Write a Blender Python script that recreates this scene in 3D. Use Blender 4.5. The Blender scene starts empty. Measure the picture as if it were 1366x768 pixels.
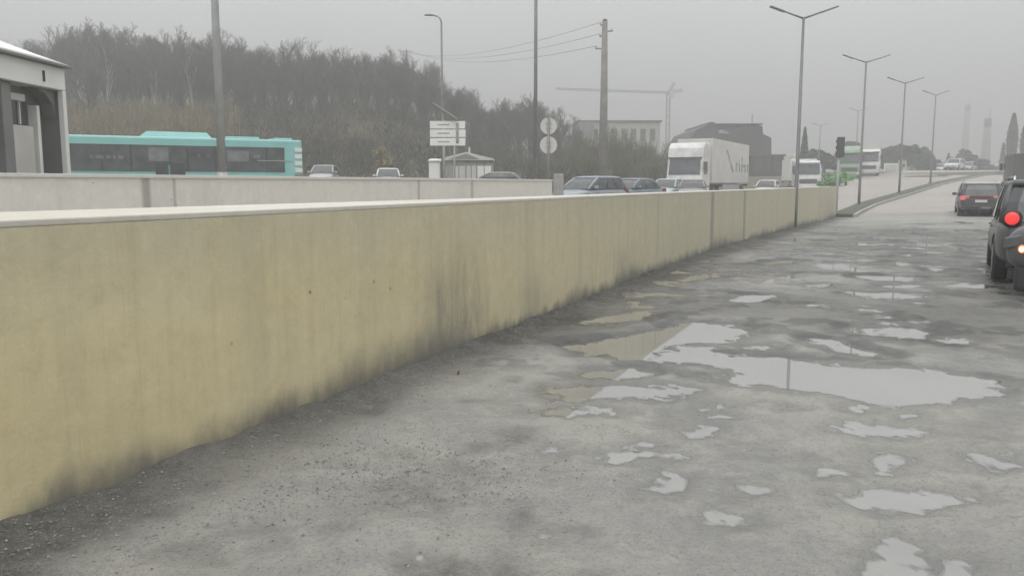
import bpy, bmesh, math, random
import numpy as np
from mathutils import Vector, Matrix

random.seed(7)
rng = np.random.default_rng(7)
R = math.radians
C = bpy.context.scene.collection
SC = bpy.context.scene

# ---------------------------------------------------------------- camera
CAMH = 1.6
FPX = 1100.0
PITCH = math.atan(138.5 / FPX)
cam = bpy.data.cameras.new('camera')
cam.sensor_width = 36.0
cam.lens = 36.0 * FPX / 1366.0
cam.clip_start = 0.05
cam.clip_end = 6000
co = bpy.data.objects.new('camera', cam)
C.objects.link(co)
co.location = (0, 0, CAMH)
co.rotation_euler = (math.pi / 2 - PITCH, 0, 0)
SC.camera = co

# ---------------------------------------------------------------- sky, sun, exposure
SUN_EL, SUN_AZ = R(52), R(200)
world = bpy.data.worlds.new('World')
SC.world = world
world.use_nodes = True
nt = world.node_tree
nt.nodes.clear()
wo = nt.nodes.new('ShaderNodeOutputWorld')
bg = nt.nodes.new('ShaderNodeBackground')
bg.inputs['Strength'].default_value = 0.1
sky = nt.nodes.new('ShaderNodeTexSky')
sky.sky_type = 'NISHITA'
sky.sun_disc = False
sky.sun_elevation = SUN_EL
sky.sun_rotation = SUN_AZ
sky.dust_density = 6.0
hs = nt.nodes.new('ShaderNodeHueSaturation')
hs.inputs['Saturation'].default_value = 0.12
hs.inputs['Value'].default_value = 1.0
# the cloud deck: an even grey, brighter towards the zenith
tc = nt.nodes.new('ShaderNodeTexCoord')
sp = nt.nodes.new('ShaderNodeSeparateXYZ')
mr = nt.nodes.new('ShaderNodeMapRange')
mr.inputs['From Min'].default_value = 0.0
mr.inputs['From Max'].default_value = 1.0
mr.inputs['To Min'].default_value = 0.0
mr.inputs['To Max'].default_value = 1.0
ramp = nt.nodes.new('ShaderNodeValToRGB')
ramp.color_ramp.elements[0].position = 0.0
ramp.color_ramp.elements[0].color = (0.335, 0.342, 0.348, 1)
ramp.color_ramp.elements[1].position = 1.0
ramp.color_ramp.elements[1].color = (1.25, 1.25, 1.25, 1)
cn = nt.nodes.new('ShaderNodeTexNoise')
cn.inputs['Scale'].default_value = 2.2
cn.inputs['Detail'].default_value = 3
cmr = nt.nodes.new('ShaderNodeMapRange')
cmr.inputs['From Min'].default_value = 0.3
cmr.inputs['From Max'].default_value = 0.7
cmr.inputs['To Min'].default_value = 9.4
cmr.inputs['To Max'].default_value = 10.4
vm = nt.nodes.new('ShaderNodeVectorMath')
vm.operation = 'SCALE'
mx = nt.nodes.new('ShaderNodeMix')
mx.data_type = 'RGBA'
mx.inputs['Factor'].default_value = 0.9
L = nt.links.new
L(tc.outputs['Generated'], sp.inputs[0])
L(sp.outputs['Z'], mr.inputs['Value'])
L(mr.outputs[0], ramp.inputs['Fac'])
L(tc.outputs['Generated'], cn.inputs['Vector'])
L(cn.outputs['Fac'], cmr.inputs['Value'])
L(ramp.outputs['Color'], vm.inputs[0])
L(cmr.outputs[0], vm.inputs['Scale'])
L(sky.outputs[0], hs.inputs['Color'])
L(hs.outputs[0], mx.inputs['A'])
L(vm.outputs[0], mx.inputs['B'])
L(mx.outputs['Result'], bg.inputs['Color'])
L(bg.outputs[0], wo.inputs['Surface'])

sun = bpy.data.lights.new('sun', 'SUN')
sun.energy = 0.5
sun.angle = R(40)
sun.color = (1.0, 0.97, 0.93)
so = bpy.data.objects.new('sun', sun)
C.objects.link(so)
so.rotation_euler = (math.pi / 2 - SUN_EL, 0, -SUN_AZ + math.pi)

SC.view_settings.view_transform = 'Standard'
SC.view_settings.look = 'None'
SC.view_settings.exposure = 0.82
SC.view_settings.gamma = 1.0
SC.view_settings.use_curve_mapping = False
SC.cycles.volume_bounces = 2
SC.cycles.max_bounces = 8
HAZE_DENSITY = 0.0042

# ---------------------------------------------------------------- photo -> place
SP, CP = math.sin(PITCH), math.cos(PITCH)


def ray(px, py):
    cx, cy = (px - 683) / FPX, (384 - py) / FPX
    return Vector((cx, CP + cy * SP, -SP + cy * CP))


def G(px, py, z=0.0):
    r = ray(px, py)
    t = (z - CAMH) / r.z
    return Vector((r.x * t, r.y * t, z))


def P(px, py, Y):
    r = ray(px, py)
    t = Y / r.y
    return Vector((r.x * t, Y, CAMH + r.z * t))


def XatP(px, Y, py=245):
    return P(px, py, Y).x


U = Vector((0.44493, 0.89557))      # along the road, away from the camera
N = Vector((-0.89557, 0.44493))     # across it, to the left
RZ = math.atan2(U.y, U.x)           # heading of a vehicle driving away


def UV(u, v):
    return U * u + N * v


def sstep(a, b, x):
    t = np.clip((np.asarray(x, dtype=float) - a) / (b - a), 0, 1)
    return t * t * (3 - 2 * t)


def terrain(X, Y):
    """height of the land, numpy friendly"""
    X = np.asarray(X, dtype=float)
    Y = np.asarray(Y, dtype=float)
    u = X * U.x + Y * U.y
    v = X * N.x + Y * N.y
    rise = 0.040 * np.log1p(np.exp(np.clip((np.minimum(u, 132) - 44.5) / 1.5, -30, 80))) * 1.5
    rise = rise * (1 - 0.8 * sstep(6, 11, v) * sstep(105, 75, u))
    plat = (0.95 - 0.5 * sstep(-4, 4, X)) * sstep(6.0, 13.0, v)
    z = np.maximum(rise, plat)
    hill = sstep(14, -20, X) * (8.6 * sstep(52, 104, Y) + 9.5 * sstep(108, 165, Y))
    return z + hill


def TZ(x, y):
    return float(terrain(x, y))


# ---------------------------------------------------------------- numpy noise
def _hash(ix, iy, seed):
    h = (ix.astype(np.int64) * 374761393 + iy.astype(np.int64) * 668265263 + seed * 1442695041) & 0xFFFFFFFF
    h = ((h ^ (h >> 13)) * 1274126177) & 0xFFFFFFFF
    return ((h ^ (h >> 16)) & 0xFFFF) / 65535.0


def vnoise(x, y, seed=0):
    ix, iy = np.floor(x), np.floor(y)
    fx, fy = x - ix, y - iy
    sx, sy = fx * fx * fx * (fx * (fx * 6 - 15) + 10), fy * fy * fy * (fy * (fy * 6 - 15) + 10)
    a = _hash(ix, iy, seed)
    b = _hash(ix + 1, iy, seed)
    c = _hash(ix, iy + 1, seed)
    d = _hash(ix + 1, iy + 1, seed)
    return (a * (1 - sx) + b * sx) * (1 - sy) + (c * (1 - sx) + d * sx) * sy


def fbm(x, y, seed=0, octs=4, gain=0.5):
    s, a, t = 0, 1, 0
    for k in range(octs):
        s = s + a * vnoise(x * 2 ** k + 17.3 * k, y * 2 ** k - 9.1 * k, seed + k)
        t += a
        a *= gain
    return s / t * 2 - 1


# ---------------------------------------------------------------- materials
def new_mat(name):
    m = bpy.data.materials.new(name)
    m.use_nodes = True
    n = m.node_tree
    n.nodes.clear()
    out = n.nodes.new('ShaderNodeOutputMaterial')
    b = n.nodes.new('ShaderNodeBsdfPrincipled')
    n.links.new(b.outputs[0], out.inputs['Surface'])
    return m, n, b


def noise_node(n, scale, detail=4, rough=0.55, coord='Object', stretch=None):
    t = n.nodes.new('ShaderNodeTexCoord')
    no = n.nodes.new('ShaderNodeTexNoise')
    no.inputs['Scale'].default_value = scale
    no.inputs['Detail'].default_value = detail
    no.inputs['Roughness'].default_value = rough
    src = t.outputs[coord]
    if stretch:
        mp = n.nodes.new('ShaderNodeMapping')
        mp.inputs['Scale'].default_value = stretch
        n.links.new(src, mp.inputs['Vector'])
        src = mp.outputs[0]
    n.links.new(src, no.inputs['Vector'])
    return no


def maprange(n, src, a, b, c, d):
    m = n.nodes.new('ShaderNodeMapRange')
    m.inputs['From Min'].default_value = a
    m.inputs['From Max'].default_value = b
    m.inputs['To Min'].default_value = c
    m.inputs['To Max'].default_value = d
    n.links.new(src, m.inputs['Value'])
    return m.outputs[0]


def mixcol(n, fac, a, b):
    m = n.nodes.new('ShaderNodeMix')
    m.data_type = 'RGBA'
    for sock, val in ((m.inputs['Factor'], fac), (m.inputs['A'], a), (m.inputs['B'], b)):
        if isinstance(val, (int, float)):
            sock.default_value = val
        elif isinstance(val, tuple):
            sock.default_value = val if len(val) == 4 else val + (1,)
        else:
            n.links.new(val, sock)
    return m.outputs['Result']


def math_node(n, op, a, b=None):
    m = n.nodes.new('ShaderNodeMath')
    m.operation = op
    for i, val in enumerate((a, b)):
        if val is None:
            continue
        if isinstance(val, (int, float)):
            m.inputs[i].default_value = val
        else:
            n.links.new(val, m.inputs[i])
    return m.outputs[0]


def simple(name, col, rough=0.6, metal=0.0, var=0.15, scale=6.0, bump=0.0, coat=0.0, spec=None, emit=None, estr=0):
    """a base colour with a noise variation of it"""
    m, n, b = new_mat(name)
    no = noise_node(n, scale)
    lo = tuple(c * (1 - var) for c in col)
    hi = tuple(min(1, c * (1 + var)) for c in col)
    f = maprange(n, no.outputs['Fac'], 0.3, 0.7, 0, 1)
    n.links.new(mixcol(n, f, lo, hi), b.inputs['Base Color'])
    b.inputs['Roughness'].default_value = rough
    b.inputs['Metallic'].default_value = metal
    b.inputs['Coat Weight'].default_value = coat
    b.inputs['Coat Roughness'].default_value = 0.06
    if spec is not None:
        b.inputs['Specular IOR Level'].default_value = spec
    if emit:
        b.inputs['Emission Color'].default_value = emit + (1,)
        b.inputs['Emission Strength'].default_value = estr
    if bump:
        bp = n.nodes.new('ShaderNodeBump')
        bp.inputs['Strength'].default_value = bump
        bp.inputs['Distance'].default_value = 0.02
        n.links.new(no.outputs['Fac'], bp.inputs['Height'])
        n.links.new(bp.outputs[0], b.inputs['Normal'])
    return m


M = {}
M['galv'] = simple('galvanised steel', (0.40, 0.41, 0.41), 0.5, 0.25, 0.12, 3)
M['pole_dark'] = simple('weathered pole steel', (0.20, 0.205, 0.205), 0.55, 0.4, 0.15, 3)
M['conc_pole'] = simple('pole concrete', (0.22, 0.215, 0.2), 0.85, 0, 0.2, 2)
M['white_paint'] = simple('white paint', (0.80, 0.80, 0.78), 0.45, 0, 0.06, 1.5)
M['offwhite'] = simple('dirty white cladding', (0.56, 0.55, 0.52), 0.55, 0, 0.10, 1.2)
M['grey_panel'] = simple('grey panel', (0.20, 0.20, 0.20), 0.5, 0, 0.12, 1.0)
M['dark_panel'] = simple('dark panel', (0.085, 0.085, 0.085), 0.5, 0, 0.15, 1.0)
M['teal'] = simple('teal bus paint', (0.27, 0.57, 0.55), 0.35, 0, 0.08, 0.8, coat=0.3)
M['teal_dark'] = simple('dull teal bus paint', (0.11, 0.33, 0.31), 0.4, 0, 0.10, 0.8)
M['rubber'] = simple('tyre rubber', (0.025, 0.025, 0.026), 0.8, 0, 0.25, 8, bump=0.2)
M['black_plastic'] = simple('black plastic', (0.03, 0.03, 0.032), 0.55, 0, 0.2, 8)
M['rim'] = simple('wheel alloy', (0.32, 0.32, 0.33), 0.35, 0.8, 0.1, 8)
M['chrome'] = simple('chrome trim', (0.6, 0.6, 0.62), 0.2, 0.9, 0.05, 8)
M['plate'] = simple('number plate', (0.6, 0.6, 0.58), 0.5, 0, 0.05, 8)
M['red_lamp'] = simple('lit red lamp', (0.5, 0.02, 0.02), 0.25, 0, 0.05, 8, emit=(1.0, 0.07, 0.055), estr=0.42)
M['red_glass'] = simple('red lamp glass', (0.35, 0.015, 0.02), 0.15, 0, 0.05, 8, coat=0.5, emit=(1, 0.05, 0.09), estr=0.16)
M['red_dull'] = simple('unlit red lamp glass', (0.16, 0.03, 0.03), 0.2, 0, 0.05, 8, coat=0.3)
M['lamp_white'] = simple('lit lamp', (0.8, 0.6, 0.4), 0.2, 0, 0.02, 8, emit=(1.0, 0.72, 0.45), estr=3.0)
M['amber'] = simple('amber lamp lens', (0.7, 0.16, 0.03), 0.2, 0, 0.05, 8, emit=(1.0, 0.22, 0.05), estr=0.5)
M['headlight'] = simple('headlamp glass', (0.6, 0.62, 0.64), 0.12, 0, 0.05, 8, coat=0.6)
M['black_bark'] = simple('bare bark', (0.085, 0.078, 0.07), 0.9, 0, 0.3, 1.2)
M['twig'] = simple('bare twigs', (0.088, 0.078, 0.068), 0.9, 0, 0.35, 0.35)
M['birch'] = simple('birch bark', (0.42, 0.41, 0.38), 0.85, 0, 0.25, 2)
M['scrub'] = simple('dry scrub', (0.20, 0.165, 0.10), 0.95, 0, 0.35, 0.25)
M['scrub_dark'] = simple('brambles', (0.088, 0.083, 0.068), 0.95, 0, 0.35, 0.3)
M['willow'] = simple('budding willow twigs', (0.15, 0.15, 0.085), 0.9, 0, 0.3, 0.4)
M['leaf'] = simple('dark evergreen leaves', (0.045, 0.07, 0.045), 0.75, 0, 0.4, 0.6)
M['leaf_mid'] = simple('green hedge leaves', (0.16, 0.38, 0.13), 0.7, 0, 0.35, 0.8)
M['leaf_grey'] = simple('grey green leaves', (0.07, 0.085, 0.065), 0.8, 0, 0.35, 0.5)
M['brick_dark'] = simple('dark grey facade', (0.085, 0.085, 0.085), 0.8, 0, 0.15, 0.3)
M['facade'] = simple('pale facade', (0.42, 0.41, 0.36), 0.8, 0, 0.12, 0.2)
M['pinkwall'] = simple('pinkish facade', (0.42, 0.28, 0.26), 0.8, 0, 0.12, 0.4)
M['roof_grey'] = simple('grey roofing', (0.13, 0.13, 0.13), 0.8, 0, 0.15, 0.5)
M['crane'] = simple('crane steel', (0.17, 0.17, 0.16), 0.6, 0.2, 0.1, 1)
M['stone'] = simple('gravel stones', (0.24, 0.24, 0.225), 0.75, 0, 0.5, 22)
M['wire'] = simple('cable', (0.07, 0.07, 0.07), 0.6, 0, 0.1, 1)
M['kerb'] = simple('kerb concrete', (0.33, 0.325, 0.31), 0.8, 0, 0.2, 3)
M['rust'] = simple('rusty bar', (0.16, 0.07, 0.035), 0.8, 0.2, 0.3, 30)


def glass_mat(name, col, rough=0.06, spec=0.6):
    m, n, b = new_mat(name)
    no = noise_node(n, 1.6, 3)
    f = maprange(n, no.outputs['Fac'], 0.35, 0.65, 0, 1)
    n.links.new(mixcol(n, f, tuple(c * 0.7 for c in col), tuple(c * 1.3 for c in col)), b.inputs['Base Color'])
    b.inputs['Roughness'].default_value = rough
    b.inputs['Specular IOR Level'].default_value = spec
    return m


M['glass'] = glass_mat('dark window glass', (0.05, 0.055, 0.06))
M['view'] = glass_mat('see-through window glass', (0.17, 0.185, 0.19), 0.1)
M['bus_glass'] = glass_mat('tinted bus glass', (0.075, 0.088, 0.088))
M['glass_grey'] = glass_mat('grey window glass', (0.10, 0.11, 0.12), 0.1)
M['glass_pale'] = glass_mat('pale window glass', (0.30, 0.31, 0.31), 0.12)


def paint(name, col, rough=0.3):
    m, n, b = new_mat(name)
    no = noise_node(n, 1.4, 5)
    f = maprange(n, no.outputs['Fac'], 0.45, 0.75, 0, 0.45)
    dirt = (0.16, 0.155, 0.14)
    n.links.new(mixcol(n, f, col, dirt), b.inputs['Base Color'])
    n.links.new(maprange(n, no.outputs['Fac'], 0.4, 0.75, rough, 0.6), b.inputs['Roughness'])
    b.inputs['Coat Weight'].default_value = 0.35
    b.inputs['Coat Roughness'].default_value = 0.1
    return m


PA = {
    'dark': paint('dark grey car paint', (0.045, 0.047, 0.052)),
    'graphite': paint('graphite car paint', (0.085, 0.09, 0.097)),
    'black': paint('black car paint', (0.025, 0.026, 0.028)),
    'bluegrey': paint('blue grey car paint', (0.26, 0.30, 0.36)),
    'blue': paint('dull blue car paint', (0.15, 0.20, 0.25)),
    'white': paint('white car paint', (0.70, 0.70, 0.69)),
    'silver': paint('silver car paint', (0.40, 0.41, 0.41)),
    'grey': paint('mid grey car paint', (0.24, 0.235, 0.23)),
    'steel': paint('pale blue car paint', (0.45, 0.52, 0.55)),
    'truckwhite': paint('white truck paint', (0.68, 0.68, 0.67)),
    'green': paint('pale green tarpaulin', (0.25, 0.36, 0.24), 0.5),
}


def wall_material(name, base, base2, tint_top, streak=0.5, grime=1.0, joints=(), stains=()):
    """painted concrete: UV.x runs along the wall in metres, UV.y is height in metres"""
    m, n, b = new_mat(name)
    t = n.nodes.new('ShaderNodeTexCoord')
    sep = n.nodes.new('ShaderNodeSeparateXYZ')
    n.links.new(t.outputs['UV'], sep.inputs[0])
    x, h = sep.outputs['X'], sep.outputs['Y']

    def uvn(scale, stretch, detail=5, rough=0.6):
        return noise_node(n, scale, detail, rough, 'UV', stretch).outputs['Fac']
    big = uvn(1.0, (0.35, 0.8, 1), 4)
    col = mixcol(n, maprange(n, big, 0.3, 0.7, 0, 1), base, base2)
    # the far half of the wall is greyer and older paint
    far = maprange(n, x, 3.0, 18.0, 0.0, 1.0)
    col = mixcol(n, math_node(n, 'MULTIPLY', far, 0.85), col, tint_top)
    # greyer weathering from the top edge down, ragged
    topn = uvn(1.0, (1.6, 0.35, 1), 5)
    topf = maprange(n, math_node(n, 'ADD', h, math_node(n, 'MULTIPLY', topn, 0.6)), 1.15, 1.85, 0, 0.75)
    col = mixcol(n, topf, col, tint_top)
    # long vertical runs, fine and broad
    s1 = uvn(1.0, (9.0, 0.55, 1), 5, 0.65)
    col = mixcol(n, maprange(n, s1, 0.50, 0.78, 0, streak), col, tuple(c * 0.62 for c in base))
    s2 = uvn(1.0, (2.2, 0.16, 1), 3, 0.5)
    col = mixcol(n, maprange(n, s2, 0.52, 0.75, 0, streak * 0.8), col, tuple(c * 0.66 for c in tint_top))
    s3 = uvn(1.0, (34.0, 2.2, 1), 4, 0.7)
    col = mixcol(n, maprange(n, s3, 0.58, 0.74, 0, streak * 0.75), col, tuple(c * 0.5 for c in base))
    # thin rusty weeps, denser on the near stretch
    s4 = uvn(1.0, (22.0, 1.1, 1), 6, 0.75)
    s5 = uvn(1.0, (0.7, 0.9, 1), 3)
    wp_ = math_node(n, 'MULTIPLY', maprange(n, s4, 0.56, 0.70, 0, streak * 1.6), maprange(n, s5, 0.45, 0.62, 0, 1))
    wp_ = math_node(n, 'MULTIPLY', wp_, maprange(n, x, 4.0, 9.0, 1.0, 0.35))
    col = mixcol(n, wp_, col, (0.33, 0.25, 0.12))
    mott = uvn(6.0, (1, 1, 1), 8, 0.75)
    col = mixcol(n, maprange(n, mott, 0.50, 0.68, 0, 0.38), col, tuple(c * 0.72 for c in base))
    col = mixcol(n, maprange(n, mott, 0.46, 0.34, 0, 0.25), col, tuple(min(1, c * 1.18) for c in base2))
    # small pits and rust dots
    vo = n.nodes.new('ShaderNodeTexVoronoi')
    vo.inputs['Scale'].default_value = 3.2
    vo.inputs['Randomness'].default_value = 1.0
    n.links.new(t.outputs['UV'], vo.inputs['Vector'])
    dots = maprange(n, vo.outputs['Distance'], 0.03, 0.06, 0.7, 0.0)
    dsel = maprange(n, uvn(0.9, None, 1), 0.52, 0.56, 0, 1)
    col = mixcol(n, math_node(n, 'MULTIPLY', dots, dsel), col, (0.10, 0.06, 0.03))
    # splash dirt thrown up from the road: ragged dark band along the foot, taller in places
    gn = uvn(1.0, (2.6, 1.2, 1), 6, 0.65)
    gb = uvn(1.0, (0.28, 0.0, 1), 2, 0.5)
    reach = maprange(n, gb, 0.38, 0.62, 0.12, 0.42)
    gx = math_node(n, 'ADD', h, math_node(n, 'MULTIPLY', math_node(n, 'SUBTRACT', gn, 0.5), 0.42))
    g = n.nodes.new('ShaderNodeMapRange')
    g.interpolation_type = 'SMOOTHSTEP'
    n.links.new(gx, g.inputs['Value'])
    g.inputs['From Min'].default_value = 0.0
    n.links.new(reach, g.inputs['From Max'])
    g.inputs['To Min'].default_value = 0.92 * grime
    g.inputs['To Max'].default_value = 0.0
    col = mixcol(n, g.outputs[0], col, (0.125, 0.125, 0.115))
    # old leak stains at given places (metre, width, strength, top height)
    for (sx, sw, ss, top) in stains:
        wob = math_node(n, 'MULTIPLY', math_node(n, 'SUBTRACT', uvn(1.0, (3.0, 1.0, 1), 4), 0.5), sw * 1.3)
        d = math_node(n, 'ABSOLUTE', math_node(n, 'ADD', math_node(n, 'SUBTRACT', x, sx), wob))
        f = maprange(n, d, sw * 0.15, sw, ss, 0.0)
        f = math_node(n, 'MULTIPLY', f, maprange(n, h, top * 0.2, top, 1.0, 0.0))
        f = math_node(n, 'MULTIPLY', f, maprange(n, uvn(1.0, (5.0, 1.2, 1), 8, 0.75), 0.36, 0.62, 0.25, 1.0))
        col = mixcol(n, f, col, (0.17, 0.17, 0.155))
    for (jx, jw, js) in joints:
        d = math_node(n, 'ABSOLUTE', math_node(n, 'SUBTRACT', x, jx))
        col = mixcol(n, maprange(n, d, jw * 0.4, jw, js, 0.0), col, (0.16, 0.155, 0.14))
    n.links.new(col, b.inputs['Base Color'])
    n.links.new(maprange(n, s1, 0.3, 0.8, 0.62, 0.85), b.inputs['Roughness'])
    fine = uvn(26.0, None, 6, 0.7)
    bp = n.nodes.new('ShaderNodeBump')
    bp.inputs['Strength'].default_value = 0.35
    bp.inputs['Distance'].default_value = 0.012
    n.links.new(math_node(n, 'ADD', fine, math_node(n, 'MULTIPLY', s3, 0.5)), bp.inputs['Height'])
    n.links.new(bp.outputs[0], b.inputs['Normal'])
    return m


def road_material():
    """broken wet asphalt under a skin of silt"""
    m, n, b = new_mat('broken wet asphalt')
    geo = n.nodes.new('ShaderNodeNewGeometry')
    sep = n.nodes.new('ShaderNodeSeparateXYZ')
    n.links.new(geo.outputs['Position'], sep.inputs[0])
    at = n.nodes.new('ShaderNodeAttribute')
    at.attribute_name = 'grit'
    big = noise_node(n, 0.55, 5, 0.6).outputs['Fac']
    mid = noise_node(n, 2.6, 8, 0.72).outputs['Fac']
    rag = noise_node(n, 7.0, 9, 0.78).outputs['Fac']
    fine = noise_node(n, 38, 6, 0.75).outputs['Fac']
    grain = noise_node(n, 170, 4, 0.75).outputs['Fac']
    tcn = n.nodes.new('ShaderNodeTexCoord')

    def vor(scale, feature='F1', warp=0.0):
        v = n.nodes.new('ShaderNodeTexVoronoi')
        v.inputs['Scale'].default_value = scale
        v.feature = feature
        src = tcn.outputs['Object']
        if warp:
            w = noise_node(n, 3.0, 5, 0.7)
            vm_ = n.nodes.new('ShaderNodeVectorMath')
            vm_.operation = 'SCALE'
            vm_.inputs['Scale'].default_value = warp
            n.links.new(w.outputs['Color'], vm_.inputs[0])
            va = n.nodes.new('ShaderNodeVectorMath')
            n.links.new(src, va.inputs[0])
            n.links.new(vm_.outputs[0], va.inputs[1])
            src = va.outputs[0]
        n.links.new(src, v.inputs['Vector'])
        return v
    silt = (0.355, 0.350, 0.318)
    asph = (0.285, 0.283, 0.270)
    # silt lies in ragged sheets over the asphalt: a firm edge, broken up by grain
    f0 = math_node(n, 'ADD', math_node(n, 'MULTIPLY', big, 0.45), math_node(n, 'ADD', math_node(n, 'MULTIPLY', mid, 0.3), math_node(n, 'MULTIPLY', rag, 0.25)))
    col = mixcol(n, maprange(n, f0, 0.455, 0.53, 0, 1), asph, silt)
    col = mixcol(n, maprange(n, rag, 0.52, 0.66, 0, 0.35), col, (0.33, 0.325, 0.30))
    # aggregate stones showing
    st = vor(85)
    stc = n.nodes.new('ShaderNodeSeparateColor')
    n.links.new(st.outputs['Color'], stc.inputs[0])
    pick = maprange(n, stc.outputs[0], 0.55, 0.9, 0, 0.6)
    col = mixcol(n, math_node(n, 'MULTIPLY', pick, maprange(n, st.outputs['Distance'], 0.25, 0.5, 1, 0)), col, (0.36, 0.355, 0.335))
    pick2 = maprange(n, stc.outputs[1], 0.6, 0.95, 0, 0.5)
    col = mixcol(n, math_node(n, 'MULTIPLY', pick2, maprange(n, st.outputs['Distance'], 0.25, 0.5, 1, 0)), col, (0.085, 0.085, 0.083))
    col = mixcol(n, maprange(n, fine, 0.50, 0.72, 0, 0.5), col, (0.115, 0.115, 0.110))
    col = mixcol(n, maprange(n, grain, 0.52, 0.70, 0, 0.4), col, (0.36, 0.355, 0.33))
    # lumps of the old surfacing stand up dark out of the silt
    lu = n.nodes.new('ShaderNodeAttribute')
    lu.attribute_name = 'lump'
    lf = math_node(n, 'ADD', lu.outputs['Fac'], math_node(n, 'MULTIPLY', math_node(n, 'SUBTRACT', rag, 0.5), 1.1))
    col = mixcol(n, maprange(n, lf, 0.30, 0.75, 0, 0.88), col, mixcol(n, maprange(n, fine, 0.4, 0.7, 0, 1), (0.20, 0.20, 0.193), (0.145, 0.145, 0.14)))
    # cracks, only here and there
    ck = vor(1.5, 'DISTANCE_TO_EDGE', 0.35)
    ck2 = vor(5.0, 'DISTANCE_TO_EDGE', 0.2)
    c1 = math_node(n, 'MULTIPLY', maprange(n, ck.outputs['Distance'], 0.003, 0.012, 0.22, 0), maprange(n, mid, 0.46, 0.56, 0, 1))
    c2 = math_node(n, 'MULTIPLY', maprange(n, ck2.outputs['Distance'], 0.008, 0.04, 0.2, 0), maprange(n, big, 0.53, 0.6, 0, 1))
    crack = math_node(n, 'MAXIMUM', c1, c2)
    col = mixcol(n, crack, col, (0.06, 0.06, 0.057))
    # loose dark grit by the wall
    col = mixcol(n, math_node(n, 'MULTIPLY', at.outputs['Fac'], maprange(n, rag, 0.3, 0.6, 1.0, 0.55)), col, mixcol(n, pick, (0.085, 0.085, 0.078), (0.2, 0.2, 0.19)))
    # soaked where it lies low
    zz = math_node(n, 'ADD', sep.outputs['Z'], math_node(n, 'MULTIPLY', math_node(n, 'SUBTRACT', rag, 0.5), 0.02))
    wet = maprange(n, zz, 0.0, 0.017, 1, 0)
    dry = n.nodes.new('ShaderNodeMix')
    dry.data_type = 'RGBA'
    dry.blend_type = 'MULTIPLY'
    n.links.new(math_node(n, 'MULTIPLY', wet, 0.75), dry.inputs['Factor'])
    n.links.new(col, dry.inputs['A'])
    dry.inputs['B'].default_value = (0.47, 0.47, 0.47, 1)
    n.links.new(dry.outputs['Result'], b.inputs['Base Color'])
    da = n.nodes.new('ShaderNodeAttribute')
    da.attribute_name = 'damp'
    dm = n.nodes.new('ShaderNodeMix')
    dm.data_type = 'RGBA'
    dm.blend_type = 'MULTIPLY'
    n.links.new(maprange(n, math_node(n, 'ADD', da.outputs['Fac'], math_node(n, 'MULTIPLY', math_node(n, 'SUBTRACT', rag, 0.5), 0.6)), 0.15, 0.8, 0, 1), dm.inputs['Factor'])
    n.links.new(dry.outputs['Result'], dm.inputs['A'])
    dm.inputs['B'].default_value = (0.54, 0.54, 0.535, 1)
    n.links.new(dm.outputs['Result'], b.inputs['Base Color'])
    film = maprange(n, zz, -0.002, 0.006, 1, 0)
    ro = math_node(n, 'SUBTRACT', maprange(n, rag, 0.35, 0.65, 0.66, 0.48), math_node(n, 'MULTIPLY', wet, 0.16))
    ro = math_node(n, 'SUBTRACT', ro, math_node(n, 'MULTIPLY', film, 0.18))
    n.links.new(ro, b.inputs['Roughness'])
    b.inputs['Specular IOR Level'].default_value = 0.20
    bp = n.nodes.new('ShaderNodeBump')
    n.links.new(maprange(n, wet, 0, 1, 0.9, 0.35), bp.inputs['Strength'])
    bp.inputs['Distance'].default_value = 0.012
    hh = math_node(n, 'ADD', math_node(n, 'ADD', fine, math_node(n, 'MULTIPLY', grain, 0.5)), math_node(n, 'MULTIPLY', st.outputs['Distance'], -0.5))
    hh = math_node(n, 'SUBTRACT', math_node(n, 'ADD', hh, rag), math_node(n, 'MULTIPLY', crack, 0.9))
    n.links.new(hh, bp.inputs['Height'])
    n.links.new(bp.outputs[0], b.inputs['Normal'])
    return m


def water_material():
    m, n, b = new_mat('silty standing water')
    no = noise_node(n, 1.2, 4)
    f = maprange(n, no.outputs['Fac'], 0.3, 0.7, 0, 1)
    n.links.new(mixcol(n, f, (0.20, 0.20, 0.19), (0.25, 0.25, 0.235)), b.inputs['Base Color'])
    b.inputs['Roughness'].default_value = 0.03
    b.inputs['IOR'].default_value = 1.33
    b.inputs['Specular IOR Level'].default_value = 0.8
    b.inputs['Coat Weight'].default_value = 0.85
    b.inputs['Coat Roughness'].default_value = 0.02
    b.inputs['Coat IOR'].default_value = 1.4
    # thin at the shore: the wet ground shows through, a little silt in it
    dp = n.nodes.new('ShaderNodeAttribute')
    dp.attribute_name = 'depth'
    sn = noise_node(n, 30, 5, 0.7)
    dd = math_node(n, 'ADD', dp.outputs['Fac'], math_node(n, 'MULTIPLY', math_node(n, 'SUBTRACT', sn.outputs['Fac'], 0.5), 0.003))
    al = n.nodes.new('ShaderNodeMapRange')
    al.interpolation_type = 'SMOOTHSTEP'
    n.links.new(dd, al.inputs['Value'])
    al.inputs['From Min'].default_value = -0.0012
    al.inputs['From Max'].default_value = 0.0036
    n.links.new(al.outputs[0], b.inputs['Alpha'])
    rip = noise_node(n, 9, 2)
    bp = n.nodes.new('ShaderNodeBump')
    bp.inputs['Strength'].default_value = 0.03
    bp.inputs['Distance'].default_value = 0.004
    n.links.new(rip.outputs['Fac'], bp.inputs['Height'])
    n.links.new(bp.outputs[0], b.inputs['Normal'])
    return m


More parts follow.
